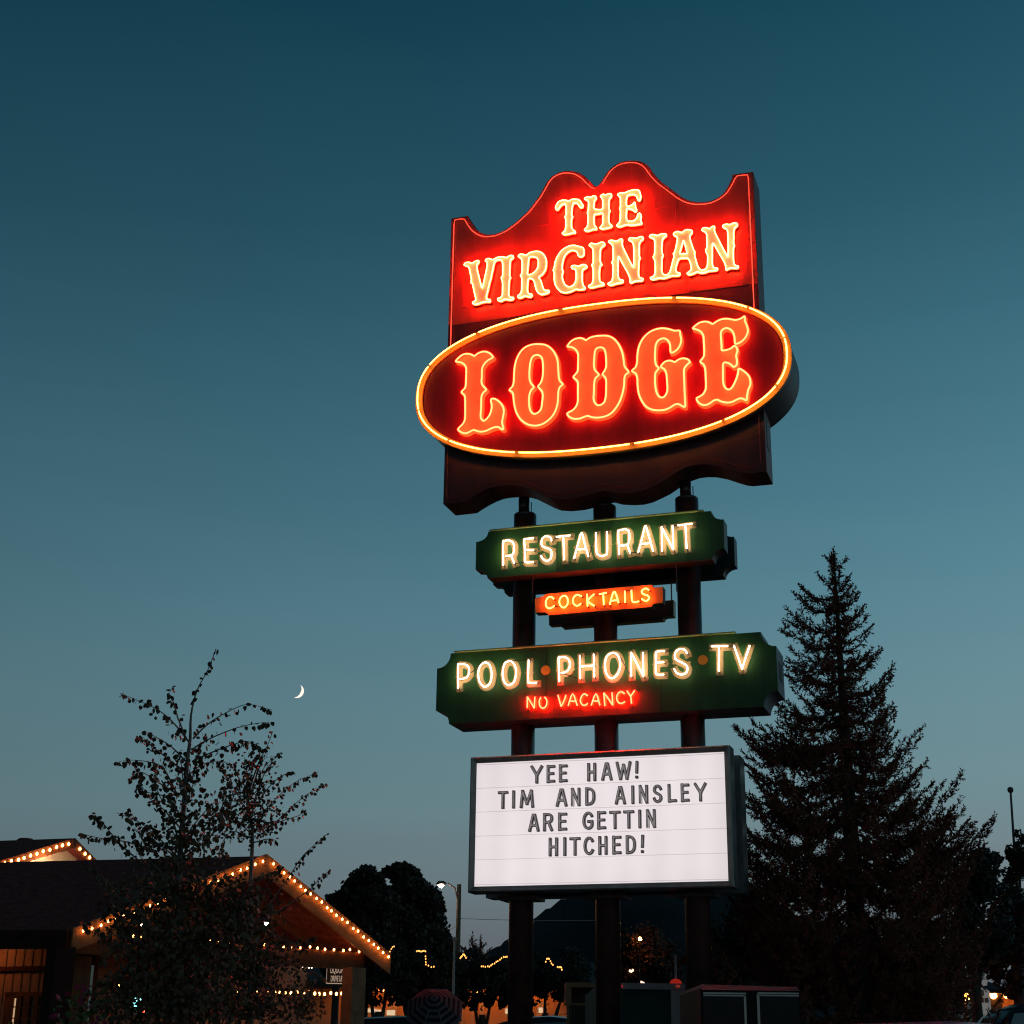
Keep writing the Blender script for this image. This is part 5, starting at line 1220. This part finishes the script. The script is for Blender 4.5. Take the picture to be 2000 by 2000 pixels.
# cars: only the roofs reach into the frame
glass_d = pbr('dark_car_glass', (.02, .022, .025), .05, spec=.9); tyre = pbr('tyre_rubber', (.02,.02,.02), .8); rimm = pbr('wheel_rim', (.4,.4,.4), .3, metal=.8)
def car(px, yroof, Y, label, paint, L=4.5, Wd=1.8, yaw=0, group='parked cars at the bottom edge', x=None, hh=1.45):
    p = at(px, yroof, Y); ztop = p.z; base = Vector((p.x, Y + .6, 0)); t_ = thing('parked_car', base, label, 'car', group, yaw)
    s_ = ztop / hh
    def S3(pts): return [(a*1.0, b, c*s_) for a, b, c in pts]
    prof = [(-.5,.30),(-.5,.62),(-.47,.80),(-.30,.90),(.28,.92),(.46,.82),(.5,.66),(.5,.30)]
    m = MB(); loops = [(x_*L, z*s_) for x_, z in prof]
    m.prism([loops], -Wd/2, Wd/2); bod = m.build('body', paint, t_)
    # cabin with curved roof
    cab_ = [(-.40,.88),(-.33,1.15),(-.26,1.33),(-.15,1.42),(.02,1.45),(.14,1.42),(.22,1.30),(.33,.90)]
    m = MB(); k = len(cab_)
    ys = np.linspace(-1, 1, 9); vs = []
    for yv in ys:
        crown = 1 - .05*abs(yv)**3; inset = (.80 if True else 1)
        for x_, z in cab_:
            top_f = (z - .88)/.57; half = Wd/2*(1 - .20*top_f)
            vs.append((x_*L, yv*half, (z - .035*top_f*yv*yv)*s_))
    m.add(vs, [(i*k+j, (i+1)*k+j, (i+1)*k+j+1, i*k+j+1) for i in range(8) for j in range(k-1)] + [tuple(range(k)), tuple(8*k + j for j in reversed(range(k)))])
    m.build('roof', paint, t_, True)
    for sy in (-1, 1):
        m = MB(); q = [(-.31,1.02,.955),(-.245,1.30,.90),(.13,1.36,.86),(.20,1.27,.885),(.27,1.0,.955)]
        qq = [(x_*L, sy*(Wd/2*(1 - .20*(z-.88)/.57) + .012), z*s_) for x_, z, _ in q]; m.add(qq + [(a, b - sy*.01, c) for a, b, c in qq], [(0,1,2,3,4) if sy < 0 else (4,3,2,1,0)]); m.build('side_window', glass_d, t_)
        m = MB(); m.lathe((.22*L, sy*(Wd/2 + .12), .98*s_), [(.02,-.06),(.09,-.05),(.10,.03),(.05,.07),(.001,.08)], 10); m.build('mirror', paint, t_, True)
        for x_ in (-.32, .33):
            m = MB(); m.tube([(x_*L, sy*(Wd/2 - .16), .32), (x_*L, sy*(Wd/2 + .02), .32)], .32, 20); w_ = m.build('wheel', tyre, t_)
            m = MB(); m.tube([(x_*L, sy*(Wd/2 + .01), .32), (x_*L, sy*(Wd/2 + .03), .32)], .19, 14); m.build('rim', rimm, w_)
    return t_
pinkp = pbr('glossy_mauve_car_paint', (.32, .10, .20), .18, spec=.8); bluep = pbr('glossy_blue_car_paint', (.012, .018, .025), .22, spec=.35); blackp = pbr('glossy_black_car_paint', (.012, .012, .014), .25, spec=.3)
car(1860, 1989, 9.0, 'glossy mauve car whose roof crosses the bottom right corner', pinkp, 4.6, 1.85, R(4))
car(2050, 1956, 40.0, 'blue-black car roof at the right edge below the orange wall', bluep, 4.6, 1.85, R(8))
car(1075, 1982, 36.0, 'small dark car just left of the tan booth, roof glinting blue', bluep, 4.4, 1.8, R(-12))
car(770, 1982, 30.0, 'dark car roof glinting left of the umbrella', blackp, 4.4, 1.8, R(10))

# ================================================================ buildings across the street
orange_wall = pbr('ochre_motel_wall', (.62, .34, .15), .75, var=.15, vscale=.6)
mroof = pbr('dark_motel_roof', (.03, .025, .024), .9)
YM = 78.0
def lamp_under(root, px, py, yy, s=900, name='wall_lamp'):
    p = at(px, py, yy) - root.location; m = MB(); m.lathe(tuple(p), [(.05,.12),(.14,.05),(.15,-.05),(.06,-.13),(.001,-.14)], 10); return m.build(name, emit('sodium_lamp_glow', (1.0, .26, .045), s), root, True)
mo1 = thing('motel_building', Vector((at(800, 1950, YM).x, YM, 0)), 'long low motel with orange lit walls behind the street trees', 'building')
bx(mo1, 'wall', 560, 1912, 1120, 2105, YM, 8, orange_wall)
m = MB(); A = at(530, 1915, YM - 2.2) - mo1.location; B = at(1160, 1880, YM + 4) - mo1.location
m.add([(A.x,-2.2,A.z),(B.x,-2.2,A.z),(B.x,4,B.z),(A.x,4,B.z),(A.x,11,A.z),(B.x,11,A.z)], [(0,1,2,3),(3,2,5,4)])
m.add([(A.x,-2.2,A.z-.25),(B.x,-2.2,A.z-.25),(B.x,11,A.z-.25),(A.x,11,A.z-.25)], [(0,3,2,1)]); m.add([(A.x,-2.2,A.z-.25),(B.x,-2.2,A.z-.25),(B.x,-2.2,A.z),(A.x,-2.2,A.z)], [(0,1,2,3)])
m.build('roof', mroof, mo1)
for x in (690, 745, 800, 860, 930, 985, 1060): lamp_under(mo1, x, 1931 + (x - 690)*.016, YM - 1.1, 40)
litw = emit('lit_room_window', (1.0, .70, .42), .75)
for x0, x1, y0, y1 in ((706,733,1970,1977),(731,744,1972,1977),(755,772,1973,1983),(987,996,1970,1980),(1052,1060,1968,1978)): bx(mo1, 'window', x0, y0, x1, y1, YM - .06, .04, litw)
for x0, x1 in ((752,776),(898,905),(918,925),(935,945),(1046,1062)): bx(mo1, 'door', x0, 1955, x1, 2100, YM - .05, .04, pbr('pale_door', (.6,.45,.28), .6))
# small gables with bulb outlines on the roofline
small = emit('distant_bulb', (1.0, .36, .08), 3.0)
def dist_gable(P, n, label, yy, r=.020): string_light('roofline_bulbs', [at(x, y, 50) for x, y in P], n, label, r, group='distant bulb outlines on roofs', em=small, jit=.02)
dist_gable([(813,1856),(832,1856)], 7, 'short level row of distant bulbs in the dark trees', 70)
dist_gable([(831,1863),(832,1884),(850,1888)], 7, 'distant bulbs dropping then turning right in the dark trees', 70)
dist_gable([(898,1870),(905,1862),(911,1869)], 7, 'tiny distant gable of bulbs beside the slim pole', 70)
dist_gable([(938,1887),(957,1886),(960,1882),(988,1866),(992,1869)], 15, 'distant rising line of bulbs left of the first post', 68)
dist_gable([(1065,1877),(1070,1869),(1081,1884)], 7, 'distant peaked bulbs between the left and middle posts', 68)
dist_gable([(1088,1888),(1096,1888),(1098,1893)], 5, 'short distant bulb row right of the peaked one', 68)
dist_gable([(758,1862),(768,1845),(772,1848)], 5, 'loose end of bulbs beyond the lodge eave tip', 60, .018)
# sodium lamp behind the tree between the posts
hl = thing('wall_lamp', at(1250, 1834, 55.6), 'orange lamp shining through leaves between middle and right posts', 'lamp')
m = MB(); m.lathe((0,0,0), [(.02,.06),(.05,.03),(.055,-.02),(.02,-.05),(.001,-.055)], 10); m.build('globe', emit('tree_lamp_glow', (1, .26, .04), 220), hl, True)
m = MB(); m.tube([(0,.03,.0),(0,.25,-.5),(0,.3,-hl.location.z)], .02, 6); m.build('post', lamp_glass, hl)
for px, py, lab in ((1254, 1914, 'pair of small glints low between middle and right posts'), (1232, 1890, 'tiny white glint low behind the middle post')):
    string_light('roofline_bulbs', [at(px - 3, py, 56), at(px + 5, py + 3, 56)], 3, lab, .035, group='distant bulb outlines on roofs', em=emit('glint_bulb', (1, .6, .4), 2.5), jit=.05)
# right side: pale house with a lit stair, orange wall
YR = 62.0
rh = thing('pale_house', Vector((at(1920, 1960, YR).x, YR, 0)), 'small white house with floodlit gable and stair at far right', 'house')
whitew = pbr('white_clapboard', (.72, .70, .68), .6, var=.08)
q = [at(x, y, YR) - rh.location for x, y in ((1904,1930),(1912,1926),(1921,1931))]
m = MB(); z0 = 0; xl, xr = q[0].x, at(1933,1935,YR).x - rh.location.x
m.prism([[(xl, 0), (xr, 0), (xr, q[2].z - .1), (q[2].x + .1, q[2].z), (q[1].x, q[1].z), (xl, q[0].z)]], 0, 5); m.build('wall', whitew, rh)
m = MB(); A = at(1912, 1925, YR) - rh.location; B = at(1926, 1896, YR) - rh.location
m.hexa([Vector((A.x,-.1,A.z)), Vector((A.x+.28,-.1,A.z)), Vector((B.x+.08,-.1,B.z)), Vector((B.x,-.1,B.z))] + [Vector((A.x,1,A.z)), Vector((A.x+.28,1,A.z)), Vector((B.x+.08,1,B.z)), Vector((B.x,1,B.z))]); m.build('stair', whitew, rh)
for x0, x1, y0, y1 in ((1915,1921,1933,1945),(1914,1921,1949,1958),(1924,1930,1949,1958)): bx(rh, 'window', x0, y0, x1, y1, YR - .05, .04, pbr('dim_house_glass', (.08,.05,.04), .2))
p = at(1910, 1946, YR - 1.6) - rh.location; m = MB(); m.lathe(tuple(p), [(.02,.05),(.05,.015),(.05,-.015),(.001,-.05)], 10); m.build('flood_lamp', emit('cool_flood_glow', (1, .88, .78), 230), rh, True)
ow = thing('motel_building', Vector((at(1970, 1950, 66).x, 66, 0)), 'low orange-lit wall under a dark roof at the right edge', 'building')
bx(ow, 'wall', 1935, 1939, 2060, 2100, 66, 6, orange_wall); bx(ow, 'roof', 1930, 1933, 2070, 1939, 64.5, 8, mroof)
bx(ow, 'pillar', 1945.5, 1939.5, 1956, 2100, 65.2, .4, mroof); lamp_under(ow, 1966, 1943, 65.1, 60); lamp_under(ow, 1940, 1944, 65.2, 25)
for px, py, lab in ((1742, 1952, 'orange lamp glowing through branches low in the spruce'), (1886, 1947, 'orange lamp left of the white house')):
    t_ = thing('wall_lamp', at(px, py, 46), lab, 'lamp'); m = MB(); m.lathe((0,0,0), [(.04,.12),(.10,.06),(.11,-.05),(.05,-.12),(.001,-.13)], 10); m.build('globe', emit('orange_globe_glow', (1, .26, .04), 120), t_, True)
    m = MB(); m.tube([(0,.12,.1),(0,.12,-t_.location.z)], .04, 6); m.build('post', dark_metal, t_)
